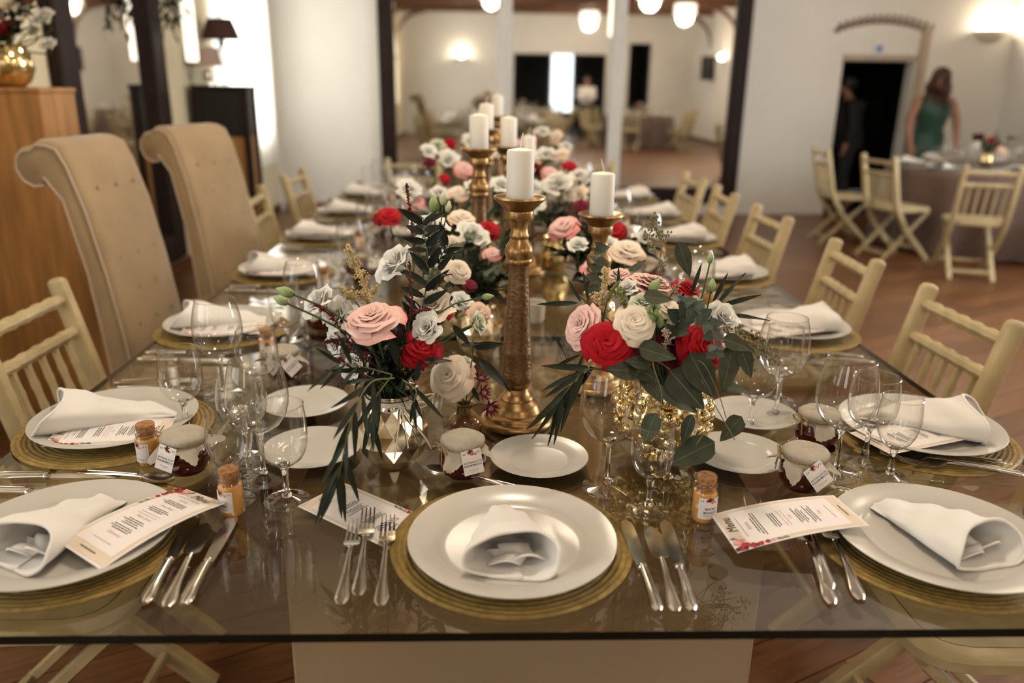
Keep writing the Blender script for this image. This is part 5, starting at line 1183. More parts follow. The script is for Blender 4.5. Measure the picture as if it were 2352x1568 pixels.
astrantia('burgundy star flower lowest beside the amber bottle', 1124, 935, 1.41, 52, (.45, -.3, .85)); astrantia('burgundy star flower above the lowest one', 1108, 902, 1.43, 46, (.6, .1, .7)); astrantia('burgundy star flower closest to the peach roses', 1104, 872, 1.45, 44, (.3, .7, .5))
t = thing('ruscus_sprig', 'dark pointed leaf sprig crossing the candlestick foot', 'foliage', T(A(1080, 900, 1.44)), GB)
O('stem', MB().tube(spline([Vector(mB) + Vector((0, 0, -.04)), A(1075, 880, 1.45), A(1085, 820, 1.45), A(1086, 780, 1.45)], 5), .0013, 5).mesh('stem', m_stem), t, I4, world=True)
for a in ((1138, 862, 104, -42), (1122, 793, 70, 6), (1040, 905, 40, -110), (1092, 905, 40, -60)): leaf_px(t, 'ruscus', a[0], a[1], 1.42, a[2], a[3])
# ---- bouquet in the gold bubble vase
flower('classic', 'red', 1394, 785, 1.21, 124, (-.10, .30, .95), 'large red rose in front of the gold vase bouquet', mR, seed=1, group=GR)
flower('classic', 'cream', 1458, 738, 1.22, 104, (.05, .38, .90), 'cream rose between the two largest red roses', mR, seed=6, group=GR)
flower('garden', 'pink', 1330, 748, 1.26, 116, (-.75, .25, .60), 'ruffled pink garden rose on the candlestick side', mR, seed=3, group=GR)
flower('garden', 'pink', 1492, 645, 1.36, 132, (.15, .93, .33), 'ruffled pink garden rose on top of the bouquet', mR, seed=4, group=GR)
flower('garden', 'pink', 1418, 628, 1.46, 66, (-.2, .8, .5), 'small pink rose behind the beige astilbe', mR, seed=5, group=GR)
flower('classic', 'red', 1582, 658, 1.36, 76, (.45, .75, .45), 'red rose high on the door side of the bouquet', mR, seed=4, group=GR)
flower('classic', 'red', 1622, 792, 1.25, 126, (.35, .35, .85), 'large red rose partly covered by blue gum leaves', mR, seed=5, group=GR)
flower('lis', 'white', 1664, 728, 1.30, 86, (.35, .45, .80), 'white rose at the door side of the bouquet', mR, seed=6, group=GR, nm='white_rose')
flower('classic', 'cream', 1534, 705, 1.28, 82, (.2, .65, .70), 'pale cream rose behind the green snapdragon bud', mR, seed=7, group=GR)
flower('lis', 'pale', 1475, 690, 1.29, 60, (-.1, .75, .55), 'greenish white bud above the cream rose', mR, seed=4, group=GR)
flower('lis', 'white', 1440, 658, 1.33, 54, (-.2, .7, .6), 'small white blossom beside the beige astilbe', mR, seed=3, group=GR)
flower('lis', 'green', 1608, 700, 1.27, 52, (.55, .5, .6), 'pale green half open flower behind the blue gum leaves', mR, seed=5, group=GR, nm='green_lisianthus')
flower('classic', 'wine', 1500, 800, 1.28, 80, (0, .2, .95), 'dark burgundy rose hidden below the cream rose', mR, seed=8, group=GR)
flower('classic', 'wine', 1560, 830, 1.30, 70, (.1, .1, .95), 'dark burgundy rose beside the lower red rose', mR, seed=9, group=GR)
for i, (x, y, d, f) in enumerate(((1632, 592, 16, (.15, .98, 0)), (1635, 655, 20, (.1, .95, .1)), (1505, 655, 26, (.4, .5, .6)))):
    flower('bud', 'green', x, y, 1.31, d, f, 'green bud %s' % ('standing highest on the door side', 'below the highest one on the door side', 'lying on the top pink rose')[i], mR, seed=i + 1, stem_r=.0014, group=GR)
t = thing('snapdragon_bud', 'green snapdragon bud spike in front of the pale cream rose', 'flower', T(A(1502, 690, 1.24)), GR); b = MB()
for i in range(16): f = i / 15; c = A(1502 + 3 * math.sin(i * 2.4) * 3, 742 - 70 * f, 1.235) + (RT * math.cos(i * 2.4) + FW * math.sin(i * 2.4)) * .010 * (1 - f * .8); b.sph(c, .0062 * (1 - .55 * f), 6, 5, (1, 1, 1.4))
O('buds', b.mesh('buds', PC['green'], True), t, I4, world=True); O('stem', MB().tube([A(1502, 670, 1.24), A(1502, 740, 1.24), A(1502, 800, 1.27), Vector(mR) + Vector((0, 0, -.04))], .0024, 6).mesh('stem', m_stem), t, I4, world=True)
plume('astilbe', 'beige astilbe plume on the candlestick side of the gold vase', 'beige', [(1385, 735, 1.30), (1380, 690, 1.31), (1392, 640, 1.32), (1388, 615, 1.32)], 50, 120, 7, mR, sz=.0021, group=GR)
plume('goldenrod', 'green goldenrod tuft hanging between pink and cream roses', 'green', [(1420, 660, 1.27), (1432, 690, 1.25), (1436, 720, 1.24), (1428, 735, 1.23)], 24, 80, 6, mR, group=GR)
plume('goldenrod', 'green goldenrod strand above the red rose', 'green', [(1395, 690, 1.28), (1410, 660, 1.28), (1420, 648, 1.28)], 12, 40, 5, mR, group=GR)
plume('astilbe', 'pale pink astilbe below the cream rose', 'rose', [(1525, 800, 1.24), (1530, 775, 1.22), (1525, 755, 1.21)], 34, 60, 6, mR, sz=.0013, group=GR)
plume('astilbe', 'pale pink astilbe tip over the high red rose', 'rose', [(1545, 672, 1.32), (1560, 652, 1.31), (1572, 640, 1.31)], 14, 40, 5, mR, sz=.0013, group=GR)
seeded('seeded_eucalyptus', 'seeded eucalyptus branch on the door side of the gold vase', [(1600, 860, 1.29), (1675, 800, 1.27), (1730, 800, 1.26), (1772, 815, 1.25)], [(1660, 752, 1.26), (1690, 790, 1.26), (1715, 770, 1.26), (1735, 812, 1.25), (1760, 798, 1.25), (1775, 825, 1.25), (1700, 830, 1.26), (1720, 845, 1.26), (1690, 760, 1.27), (1745, 775, 1.26)], GR)
t = seeded('seeded_eucalyptus', 'tall seeded eucalyptus tip above the top pink rose', [(1500, 700, 1.42), (1512, 620, 1.44), (1518, 560, 1.45), (1500, 515, 1.45), (1502, 500, 1.45)], [(1500, 502, 1.45), (1492, 515, 1.45), (1515, 532, 1.45), (1528, 540, 1.45), (1490, 540, 1.45), (1500, 568, 1.45), (1525, 605, 1.45)], GR)
leaf_px(t, 'lance', 1572, 595, 1.44, 84, -72); leaf_px(t, 'lance', 1466, 610, 1.44, 44, 40)
sprig('blue_gum_sprig', 'blue gum sprig of round leaves lying over the red rose', 'round', [(1565, 690, 1.24), (1600, 715, 1.21), (1632, 745, 1.19), (1640, 790, 1.17), (1642, 815, 1.16)], 7, 36, 68, .62, group=GR, pair=True, r=.0012, start=.02)
sprig('blue_gum_sprig', 'blue gum sprig with larger leaves in the middle of the bouquet', 'round', [(1540, 765, 1.27), (1562, 730, 1.25), (1590, 695, 1.24)], 3, 50, 66, .85, group=GR, pair=True, r=.0014, start=.05)
sprig('blue_gum_sprig', 'upright blue gum tip before the shorter candlestick', 'round', [(1372, 680, 1.36), (1370, 630, 1.38), (1374, 590, 1.39), (1384, 560, 1.39)], 6, 32, 70, .6, group=GR, pair=True, r=.0011, start=.05)
t = thing('eucalyptus_branch', 'large eucalyptus leaves hanging under the red rose, door side', 'foliage', T(A(1560, 850, 1.24)), GR)
O('stem', MB().tube(spline([Vector(mR), A(1560, 850, 1.26), A(1610, 830, 1.20), A(1650, 905, 1.19), A(1668, 960, 1.19)], 6), .0009, 5).tube(spline([A(1610, 870, 1.2), A(1645, 935, 1.19), A(1688, 1010, 1.17)], 6), .0009, 5).mesh('stem', m_stem_y), t, I4, world=True)
for a in ((1578, 895, 122, -48, 'dollar'), (1672, 848, 118, -100, 'lance'), (1612, 862, 118, -62, 'dollar'), (1690, 892, 72, -4, 'dollar'), (1560, 915, 110, -35, 'dollar'), (1679, 985, 76, -130, 'dollar'), (1695, 790, 74, -20, 'dollar'), (1715, 835, 70, -70, 'dollar')): leaf_px(t, a[4], a[0], a[1], 1.20, a[2], a[3])
t = thing('eucalyptus_branch', 'eucalyptus leaves drooping in front of the bubble vase', 'foliage', T(A(1500, 850, 1.22)), GR)
O('stem', MB().tube(spline([Vector(mR), A(1540, 850, 1.25), A(1500, 830, 1.18), A(1520, 905, 1.16), A(1512, 960, 1.16)], 6), .0009, 5).tube(spline([A(1610, 930, 1.22), A(1622, 980, 1.2), A(1600, 1020, 1.18)], 5), .0009, 5).mesh('stem', m_stem_y), t, I4, world=True)
for a in ((1510, 810, 92, -15, 'dollar'), (1465, 832, 64, 170, 'dollar'), (1498, 890, 96, -52, 'lance'), (1480, 855, 84, -30, 'dollar'), (1588, 1040, 118, 205, 'dollar'), (1492, 985, 80, -112, 'dollar'), (1578, 985, 74, -110, 'lance'), (1512, 684, 70, -5, 'dollar'), (1430, 850, 80, 175, 'dollar')): leaf_px(t, a[4], a[0], a[1], 1.19, a[2], a[3])
sprig('willow_sprig', 'dark grassy leaves cascading from the bouquet to the candlestick foot', 'willow', [(1400, 850, 1.28), (1345, 850, 1.26), (1300, 900, 1.24), (1275, 930, 1.23)], 13, 118, 26, .9, m_stem, group=GR, down=.4)
t = thing('willow_sprig', 'scattered narrow dark leaves around the gold vase bouquet', 'foliage', T(A(1450, 750, 1.3)), GR)
O('stem', MB().tube(spline([Vector(mR), A(1480, 800, 1.33), A(1380, 720, 1.35), A(1330, 680, 1.36)], 5), .0012, 5).tube(spline([Vector(mR), A(1590, 800, 1.33), A(1640, 720, 1.33), A(1675, 690, 1.33)], 5), .0012, 5).mesh('stem', m_stem), t, I4, world=True)
for a in ((1320, 668, 60, 120), (1345, 655, 66, 100), (1280, 697, 96, 182), (1680, 660, 96, 50), (1705, 688, 96, 15), (1725, 728, 92, -6), (1655, 660, 80, 62), (1300, 830, 74, 205), (1600, 640, 80, 70), (1420, 640, 60, 85), (1290, 800, 60, -60), (1330, 840, 60, -110)): leaf_px(t, 'willow', a[0], a[1], 1.33, a[2], a[3])

# ---- blurred bouquets further along the table
fvm = [(x, y, TZ + .13) for x, y in FV]
far = [(893, 492, 2.35, 58, 'classic', 'red', 2), (948, 462, 2.6, 44, 'classic', 'pink', 2), (940, 432, 2.6, 56, 'lis', 'white', 2), (1088, 540, 1.95, 70, 'lis', 'white', 0), (1062, 497, 2.02, 58, 'classic', 'cream', 0), (1120, 524, 2.02, 54, 'classic', 'red', 0), (1078, 652, 1.75, 34, 'classic', 'wine', 0),
       (1100, 715, 1.68, 52, 'classic', 'peach', 0), (1060, 690, 1.7, 50, 'lis', 'white', 0), (1290, 517, 2.05, 66, 'classic', 'pink', 1), (1408, 528, 2.15, 56, 'classic', 'red', 1), (1442, 572, 1.95, 80, 'classic', 'cream', 1), (1400, 560, 2.0, 44, 'lis', 'white', 1), (1280, 420, 2.75, 66, 'lis', 'white', 3), (1328, 448, 2.75, 46, 'lis', 'cream', 3), (1238, 388, 3.0, 42, 'classic', 'wine', 3), (1255, 352, 3.3, 44, 'lis', 'white', 4), (1290, 350, 3.3, 36, 'classic', 'cream', 4), (1265, 395, 2.95, 40, 'classic', 'pink', 3),
       (985, 345, 3.3, 38, 'lis', 'white', 4), (1030, 362, 3.2, 46, 'lis', 'white', 4), (1065, 385, 3.0, 44, 'classic', 'pink', 2), (1022, 408, 2.9, 24, 'classic', 'red', 2), (1005, 330, 3.5, 34, 'lis', 'pale', 4), (985, 370, 3.1, 30, 'classic', 'wine', 2), (1030, 330, 3.6, 32, 'classic', 'red', 4), (1052, 440, 2.5, 46, 'classic', 'cream', 2), (1010, 440, 2.6, 40, 'lis', 'white', 2), (1245, 300, 4.1, 34, 'lis', 'white', 5), (1220, 320, 4.0, 30, 'classic', 'red', 5), (1275, 310, 4.1, 32, 'classic', 'cream', 5), (1300, 335, 3.9, 30, 'lis', 'white', 5), (1195, 330, 4.2, 28, 'classic', 'pink', 5), (1330, 470, 2.6, 44, 'classic', 'wine', 3), (1230, 470, 2.5, 40, 'lis', 'white', 1), (960, 520, 2.2, 40, 'lis', 'white', 0), (1040, 560, 1.9, 50, 'lis', 'cream', 0), (1010, 590, 1.85, 44, 'lis', 'white', 0), (1130, 580, 1.9, 40, 'classic', 'pink', 0), (1330, 560, 1.95, 46, 'lis', 'white', 1), (1360, 610, 1.9, 50, 'classic', 'pink', 1), (1480, 540, 2.1, 44, 'lis', 'white', 1), (1150, 420, 2.5, 44, 'lis', 'white', 2), (1180, 450, 2.4, 38, 'classic', 'peach', 2), (1090, 430, 2.5, 44, 'lis', 'white', 2), (1330, 400, 2.9, 40, 'lis', 'white', 3), (1310, 380, 3.0, 36, 'classic', 'red', 3), (1150, 350, 3.4, 36, 'lis', 'white', 4), (1080, 320, 3.6, 34, 'lis', 'white', 4), (1190, 375, 3.2, 36, 'classic', 'pink', 4), (1225, 430, 2.8, 40, 'lis', 'white', 3)]
bn = ['bouquet behind the dark ruscus leaves', 'bouquet behind the shorter candlestick', 'bouquet with the far red rose', 'bouquet of far white roses', 'blurred bouquet past the middle', 'bouquet at the far end']
for i, (x, y, Y, d, kd, cl, v) in enumerate(far):
    flower(kd, cl, x, y, Y, d * 1.18, (frnd.uniform(-.4, .4), frnd.uniform(.3, .8), .7), '%s %s in the %s' % ({'pale': 'pale green'}.get(cl, cl), 'lisianthus' if kd == 'lis' else 'rose', bn[v]), fvm[v], joined=True, group='flowers of the ' + bn[v], seed=i % 3 + 1, stem_r=.003)
def bush(label, x, y, z, n, L_, spread, kind, group):
    """leafy filler sprigs fanning out of a vase mouth, each its own sprig"""
    rn = random.Random(int(x * 100 + y * 1000))
    for i in range(n):
        a = 2 * PI * (i + rn.random() * .5) / n; tip = Vector((math.cos(a) * spread * rn.uniform(.6, 1.1), math.sin(a) * spread * rn.uniform(.6, 1.1), L_ * rn.uniform(.35, 1.0))); o = Vector((x, y, z)); pts = [o + Vector((0, 0, -.05)), o + tip * .45 + Vector((0, 0, .03)), o + tip]; sp_ = spline(pts, 5)
        t = thing('foliage_sprig', label, 'foliage', T(o), group); O('stem', MB().tube(sp_, .0016, 5).mesh('stem', m_stem), t, I4, world=True); b = MB()
        src = LEAF[kind]; vs_ = [v.co.copy() for v in src.vertices]; fs = [tuple(p.vertices) for p in src.polygons]
        for k in range(12):
            f = .2 + .8 * k / 11; q = min(f, .999) * (len(sp_) - 1); j = int(q); c = sp_[j].lerp(sp_[j + 1], q - j); d = (sp_[j + 1] - sp_[j]).normalized(); sd = Vector((rn.uniform(-1, 1), rn.uniform(-1, 1), rn.uniform(-.6, .8))).normalized()
            M = leaf_dir(c, d * .6 + sd * .8, Vector((rn.uniform(-.5, .5), rn.uniform(-.5, .5), 1)), .07 * rn.uniform(.7, 1.15)); b.add([M @ v for v in vs_], fs)
        O('leaves', b.mesh('leaves', src.materials[0], 'full'), t, I4, world=True, kind='stuff')
for i, (x, y) in enumerate(FV):
    bush('leafy filler sprig in the ' + bn[i], x, y, TZ + .13, 9, .20, .13, ('grey', 'lance', 'grey', 'ruscus', 'grey', 'lance')[i], 'foliage of the ' + bn[i])
    bush('narrow dark sprig in the ' + bn[i], x, y, TZ + .13, 4, .16, .15, 'ruscus', 'foliage of the ' + bn[i])
bush('leafy sprig filling the gold bubble vase bouquet', VR.x, VR.y, TZ + VRH, 6, .07, .07, 'lance', 'filler foliage of the gold bubble vase')
bush('dark leafy sprig filling the faceted vase bouquet', VL.x, VL.y, TZ + VLH, 7, .10, .07, 'ruscus', 'filler foliage of the faceted vase')
# ---- golden vase with flowers on the oak plinth
pv = Vector((-1.93, 3.45, 1.3955)); t = thing('golden_vase', 'round golden vase of flowers on the oak plinth', 'vase', T(pv))
O('body', MB().lathe([(0, 0), (.05, 0), (.075, .02), (.096, .07), (.094, .115), (.078, .150), (.072, .160), (.070, .160), (.074, .148), (.088, .11)], 36).mesh('body', m_bubble), t); O('rim', MB().lathe([(.068, .160), (.072, .163), (.075, .160), (.072, .157), (.068, .160)], 36).mesh('rim', m_bubble), t)
pm = (pv.x, pv.y, pv.z + .16)
for i, (x, y, d, kd, cl) in enumerate(((10, 58, 52, 'classic', 'red'), (48, 20, 60, 'lis', 'white'), (98, 38, 62, 'lis', 'white'), (108, 100, 46, 'lis', 'white'), (20, 10, 50, 'lis', 'cream'), (75, 70, 36, 'lis', 'pale'), (-10, 30, 60, 'lis', 'white'), (60, -20, 56, 'classic', 'red'))):
    flower(kd, cl, x, y, 3.45, d, (frnd.uniform(-.3, .3), .4, .8), 'blurred %s flower in the golden vase on the oak plinth' % {'pale': 'pale green'}.get(cl, cl), pm, joined=True, group='flowers in the golden vase', seed=i % 3 + 1, stem_r=.003)
bush('dark leafy sprig in the golden vase on the oak plinth', pm[0], pm[1], pm[2], 16, .32, .26, 'ruscus', 'foliage in the golden vase')
t = thing('hanging_ivy', 'dark trailing greenery hung at the top of the mirror frame', 'foliage', T(-2.2, 6.2, 2.15)); b = MB()
rn = random.Random(8); src = LEAF['ruscus']; vs_ = [v.co.copy() for v in src.vertices]; fs = [tuple(p.vertices) for p in src.polygons]; st = MB()
for k in range(10):
    tip = Vector((rn.uniform(-.12, .12), rn.uniform(-.16, .16), -rn.uniform(.15, .45))); o = Vector((-2.24, 6.12, 2.15)); sp_ = spline([o, o + tip * .5 + Vector((.05, 0, .08)), o + tip], 5); st.tube(sp_, .002, 5)
    for j in range(11): c = sp_[j] if j < len(sp_) else sp_[-1]; M = leaf_dir(c, Vector((rn.uniform(-1, 1), rn.uniform(-1, 1), -.7)), Vector((rn.uniform(-.5, .5), rn.uniform(-.5, .5), 1)), .10); b.add([M @ v for v in vs_], fs)
st.tube([(-2.40, 6.12, 2.15), (-2.24, 6.12, 2.17)], .008, 6)
O('leaves', b.mesh('leaves', m_rusc, 'full'), t, I4, world=True, kind='stuff'); O('stem', st.mesh('stem', m_stem), t, I4, world=True)

# ================================================================== ROUND TABLES
m_cloth = mat('brown_tablecloth', (0.135, 0.085, 0.066), .75, var=.12, vs_=3, sheen=.2)
def round_table(label, clabel, x, y, r=.85, ph=0):
    t = thing('round_table', label, 'table', T(x, y, 0), 'round guest tables')
    O('table_top', MB().lathe([(0, .715), (r - .01, .715), (r, .722), (r, .738), (r - .01, .742), (0, .742)], 40).mesh('table_top', m_oak), t)
    O('pedestal', MB().lathe([(0, 0), (.30, 0), (.30, .03), (.06, .06), (.05, .68), (.16, .715), (0, .715)], 24).mesh('pedestal', m_dark), t)
    N = 120
    def fn(u, v):
        a = 2 * PI * u
        if v < .25: q = v / .25 * (r + .004); return (x + q * math.cos(a), y + q * math.sin(a), .746)
        w = (v - .25) / .75; rr = r + .006 + .012 * min(1, w * 8) + (.05 * w + .045 * w * math.sin(a * 15 + ph)) ; return (x + rr * math.cos(a), y + rr * math.sin(a), .746 - w * .715 - .004 * min(1, w * 10))
    o = O('tablecloth', MB().grid(fn, N, 16, True).mesh('tablecloth', m_cloth, 'full')); tag(o, clabel, 'tablecloth', 'brown tablecloths')
    return x, y, r
NAPK = [part('roll', NAPS[1][0][1])]
def dress_table(x, y, r, where, n=7, centre=True, ph=0):
    for k in range(n):
        a = 2 * PI * k / n + ph; c, s_ = math.cos(a), math.sin(a); M = T(x + c * (r - .22), y + s_ * (r - .22), .7465) @ RZ(math.degrees(a) + 90)
        place(PLATE, 'dinner_plate', 'white dinner plate on ' + where, 'plate', M, 'plates on ' + where); place(NAPK, 'rolled_napkin', 'white napkin cone on ' + where, 'napkin', M @ T(0, 0, .0108), 'napkins on ' + where)
        for q, kit in ((.26, TALL), (-.22, WATER), (.0, WIDE)):
            place(kit, 'wine_glass', {.26: 'tall wine glass', -.22: 'water goblet', .0: 'white wine glass'}[q] + ' on ' + where, 'glass', T(x + math.cos(a + q) * (r - .47 + .05 * (q == 0)), y + math.sin(a + q) * (r - .47 + .05 * (q == 0)), .7465), 'glasses on ' + where)
    if centre:
        t = thing('table_vase', 'small gold vase at the centre of ' + where, 'vase', T(x, y, .7465)); O('body', MB().lathe([(0, 0), (.04, 0), (.06, .03), (.065, .07), (.045, .11), (.05, .13)], 24).mesh('body', m_bubble), t); O('rim', MB().lathe([(.048, .13), (.05, .132), (.052, .13), (.05, .128), (.048, .13)], 24).mesh('rim', m_bubble), t)
        rn = random.Random(int(x * 10)); mth = (x, y, .7465 + .13)
        for k in range(9):
            a = 2 * PI * k / 9; cl = ('red', 'cream', 'white', 'red', 'wine', 'white', 'red', 'peach', 'white')[k]
            p = Vector((x + math.cos(a) * rn.uniform(.06, .17), y + math.sin(a) * rn.uniform(.06, .17), .90 + rn.uniform(0, .12))); ax = (p - Vector((x, y, .80))).normalized(); sx = ax.cross(Vector((.3, .2, 1))).normalized(); R = rn.uniform(.045, .06)
            ms = flower_meshes('classic' if k % 2 else 'lis', cl, True, k % 3 + 1); f = thing({'white': 'white_rose', 'red': 'red_rose', 'cream': 'cream_rose', 'wine': 'burgundy_rose', 'peach': 'peach_rose'}[cl], '%s rose on %s' % (cl, where), 'flower', axes(p, sx, ax.cross(sx), ax, R), 'centrepiece of ' + where)
            O('petals', ms[0], f); O('calyx', ms[1], f); O('stem', MB().tube(stem_path(p, Vector(mth) + Vector((0, 0, -.04)), ax), .003, 5).mesh('stem', m_stem), f, I4, world=True)
        bush('leafy sprig on ' + where, x, y, .7465 + .13, 9, .2, .2, 'ruscus', 'foliage of ' + where)
RTX, RTY = 4.72, 7.55
round_table('round table by the dark doorway under a brown cloth', 'brown cloth on the round table by the doorway', RTX, RTY)
dress_table(RTX, RTY, .85, 'the round table by the doorway')
for i, (x, y, dx, dy, lb) in enumerate(((3.90, 6.28, .30, 1, 'champagne folding chair seen from behind at the doorway round table'), (3.64, 6.98, 1, .28, 'champagne folding chair seen side-on at the doorway round table'), (3.48, 7.72, 1, -.05, 'champagne folding chair in front of the dark doorway'), (4.86, 6.22, -.05, 1, 'champagne folding chair cut by the picture edge at the doorway table'))):
    place(CHAIR, 'folding_chair', lb, 'chair', T(x, y, 0) @ face(dx, dy), 'chairs at the doorway round table')
p = A(2340, 150, 8.9)
for j, (x, y, ph, w_) in enumerate(((3.7, -1.3, .3, 'the mirrored table by the long wall'), (.9, -3.5, .8, 'the mirrored table by the wide doorway'))):
    round_table('round guest table seen in the mirror, %s' % ('nearer the long wall' if j == 0 else 'before the wide dark doorway'), 'brown cloth on ' + w_, x, y, .85, ph)
    dress_table(x, y, .85, w_, 6, True, ph)
    for k in range(6):
        a = 2 * PI * (k + .5) / 6 + ph; cx_, cy_ = x + math.cos(a) * 1.2, y + math.sin(a) * 1.2
        place(CHAIR, 'folding_chair', 'champagne folding chair around ' + w_, 'chair', T(cx_, cy_, 0) @ face(-math.cos(a), -math.sin(a)), 'chairs at ' + w_)

# ================================================================== PEOPLE (out of focus)
m_skin = mat('skin', (0.36, 0.175, 0.11), .5, var=.08, sss=.2); m_hair = mat('brown_hair', (0.055, 0.022, 0.012), .5, var=.3, vs_=20); m_hair2 = mat('dark_hair', (0.012, 0.009, 0.008), .5, var=.3)
m_emer = mat('emerald_dress', (0.004, 0.045, 0.026), .45, var=.25, vs_=6, sheen=.3); m_suit = mat('charcoal_suit', (0.012, 0.011, 0.013), .8, var=.2); m_blouse = mat('white_blouse', (.70, .67, .62), .8, var=.06); m_skirt = mat('black_skirt', (.010, .009, .010), .8, var=.2); m_eye = mat('eye_dark', (.02, .012, .01), .2, var=.1); m_lip = mat('lip', (.35, .07, .06), .5, var=.1)
def skin_mesh(name, verts, edges, radii, m, root=0, sub=2):
    me = bpy.data.meshes.new(name); me.from_pydata([tuple(v) for v in verts], edges, []); ob = bpy.data.objects.new(name, me); COL.objects.link(ob)
    sk = ob.modifiers.new('skin', 'SKIN'); sk.use_smooth_shade = True
    if not me.skin_vertices: 
        bpy.context.view_layer.objects.active = ob
    for i, r in enumerate(radii): me.skin_vertices[0].data[i].radius = (r[0], r[1]) if isinstance(r, tuple) else (r, r)
    me.skin_vertices[0].data[root].use_root = True
    sb = ob.modifiers.new('sub', 'SUBSURF'); sb.levels = sub; sb.render_levels = sub
    dg = bpy.context.evaluated_depsgraph_get(); out = bpy.data.meshes.new_from_object(ob.evaluated_get(dg)); out.materials.clear(); out.materials.append(m)
    out.polygons.foreach_set('use_smooth', [True] * len(out.polygons)); bpy.data.objects.remove(ob); return out
def figure(J, hip_r=.15):
    """skeleton: pelvis, spine, chest, neck, head, two arms with five fingers, two legs"""
    v, e, r = [], [], []
    def add(p, rad, par=None):
        v.append(Vector(p)); r.append(rad); 
        if par is not None: e.append((par, len(v) - 1))
        return len(v) - 1
    pel = add(J['pelvis'], (.155, .11)); wst = add(J['waist'], (.125, .095), pel); ch = add(J['chest'], (.150, .105), wst); nb = add(J['neck'], .058, ch); n2 = add(Vector(J['neck']).lerp(Vector(J['head']), .35), .052, nb)
    hd = Vector(J['head']); up = (hd - Vector(J['neck'])).normalized(); f = Vector(J['facing']).normalized()
    j = add(hd - up * .055 + f * .015, .068, n2); c = add(hd + up * .03, (.078, .092), j); add(hd + up * .105, .060, c); add(hd - up * .005 + f * .105, .014, c)
    for s_ in ('l', 'r'):
        sh = add(J['sh_' + s_], .056, ch); el = add(J['el_' + s_], .041, sh); wr = add(J['wr_' + s_], .027, el); d = (Vector(J['wr_' + s_]) - Vector(J['el_' + s_])).normalized()
        pm_ = add(Vector(J['wr_' + s_]) + d * .06, (.034, .018), wr); sd = d.cross(f).normalized() if d.cross(f).length > .1 else Vector((1, 0, 0)); k2 = add(Vector(J['wr_' + s_]) + d * .09, (.036, .015), pm_)
        for i, (o, l) in enumerate(((-.030, .062), (-.011, .075), (.010, .070), (.029, .055))):
            a = add(v[k2] + sd * o + d * l * .45, .0095, k2); add(v[k2] + sd * o * 1.1 + d * l * .95 + f * .015, .0075, a)
        a = add(v[pm_] - sd * .042 + d * .012 + f * .012, .0105, pm_); add(v[pm_] - sd * .056 + d * .045 + f * .022, .0085, a)
        hp = add(J['hip_' + s_], .092, pel); kn = add(J['kn_' + s_], .056, hp); an = add(J['an_' + s_], .036, kn); add(Vector(J['an_' + s_]) + Vector((f.x, f.y, 0)).normalized() * .13 + Vector((0, 0, -.045)), .030, an)
    return v, e, r
def face_parts(t, J, hair_m, long_hair):
    hd = Vector(J['head']); up = (hd - Vector(J['neck'])).normalized(); f = Vector(J['facing']).normalized(); f = (f - up * f.dot(up)).normalized(); s_ = f.cross(up)
    for k in (-1, 1):
        O('eye', MB().sph(hd + up * .022 + f * .088 + s_ * k * .032, .010, 8, 6).mesh('eye', m_eye), t, I4, world=True); O('ear', MB().sph(hd + up * .005 + s_ * k * .080, .020, 8, 6, (.5, .8, 1.2)).mesh('ear', m_skin), t, I4, world=True)
    O('mouth', MB().tube([hd - up * .050 + f * .080 - s_ * .022, hd - up * .052 + f * .090, hd - up * .050 + f * .080 + s_ * .022], .006, 6).mesh('mouth', m_lip), t, I4, world=True)
    b = MB(); rn = random.Random(4)
    for i in range(90):
        a = rn.uniform(0, 2 * PI); q = rn.uniform(-.3, 1.0); d = (f * math.cos(a) + s_ * math.sin(a)) * math.sqrt(max(0, 1 - q * q)) + up * q
        if d.dot(f) > -.05 and q < .85: continue
        p = hd + up * .03 + Vector((d.x * .092, d.y * .092, d.z * .115)); ln = .34 * rn.uniform(.7, 1.1) if long_hair else .05; out = (s_ * d.dot(s_) + f * d.dot(f))
        pts = [p]; 
        for k in range(1, 8): w = k / 7; pts.append(p + out * .05 * math.sin(w * 2.2) + Vector((0, 0, -1)) * ln * w + (s_ * math.sin(w * 14 + i) + f * math.cos(w * 13 + i)) * (.016 if long_hair else .003))
        b.tube(pts, [.020 if k < 6 else .012 for k in range(8)] if long_hair else .014, 5)
    b.sph(hd + up * .045 - f * .032, .096, 14, 10, (1, 1, 1.08))
    O('hair', b.mesh('hair', hair_m), t, I4, world=True)
def sleeve_rings(b, pts, rads, n=14, sq=1.0):
    pts = [Vector(p) for p in pts]; rings = []
    for i, (p, r) in enumerate(zip(pts, rads)):
        d = (pts[min(i + 1, len(pts) - 1)] - pts[max(0, i - 1)]).normalized(); s_ = d.cross(Vector((0, 1, .01))).normalized(); u = s_.cross(d)
        rings.append([p + s_ * math.cos(2 * PI * k / n) * r[0] + u * math.sin(2 * PI * k / n) * r[1] for k in range(n)])
    b.loft(rings); return b
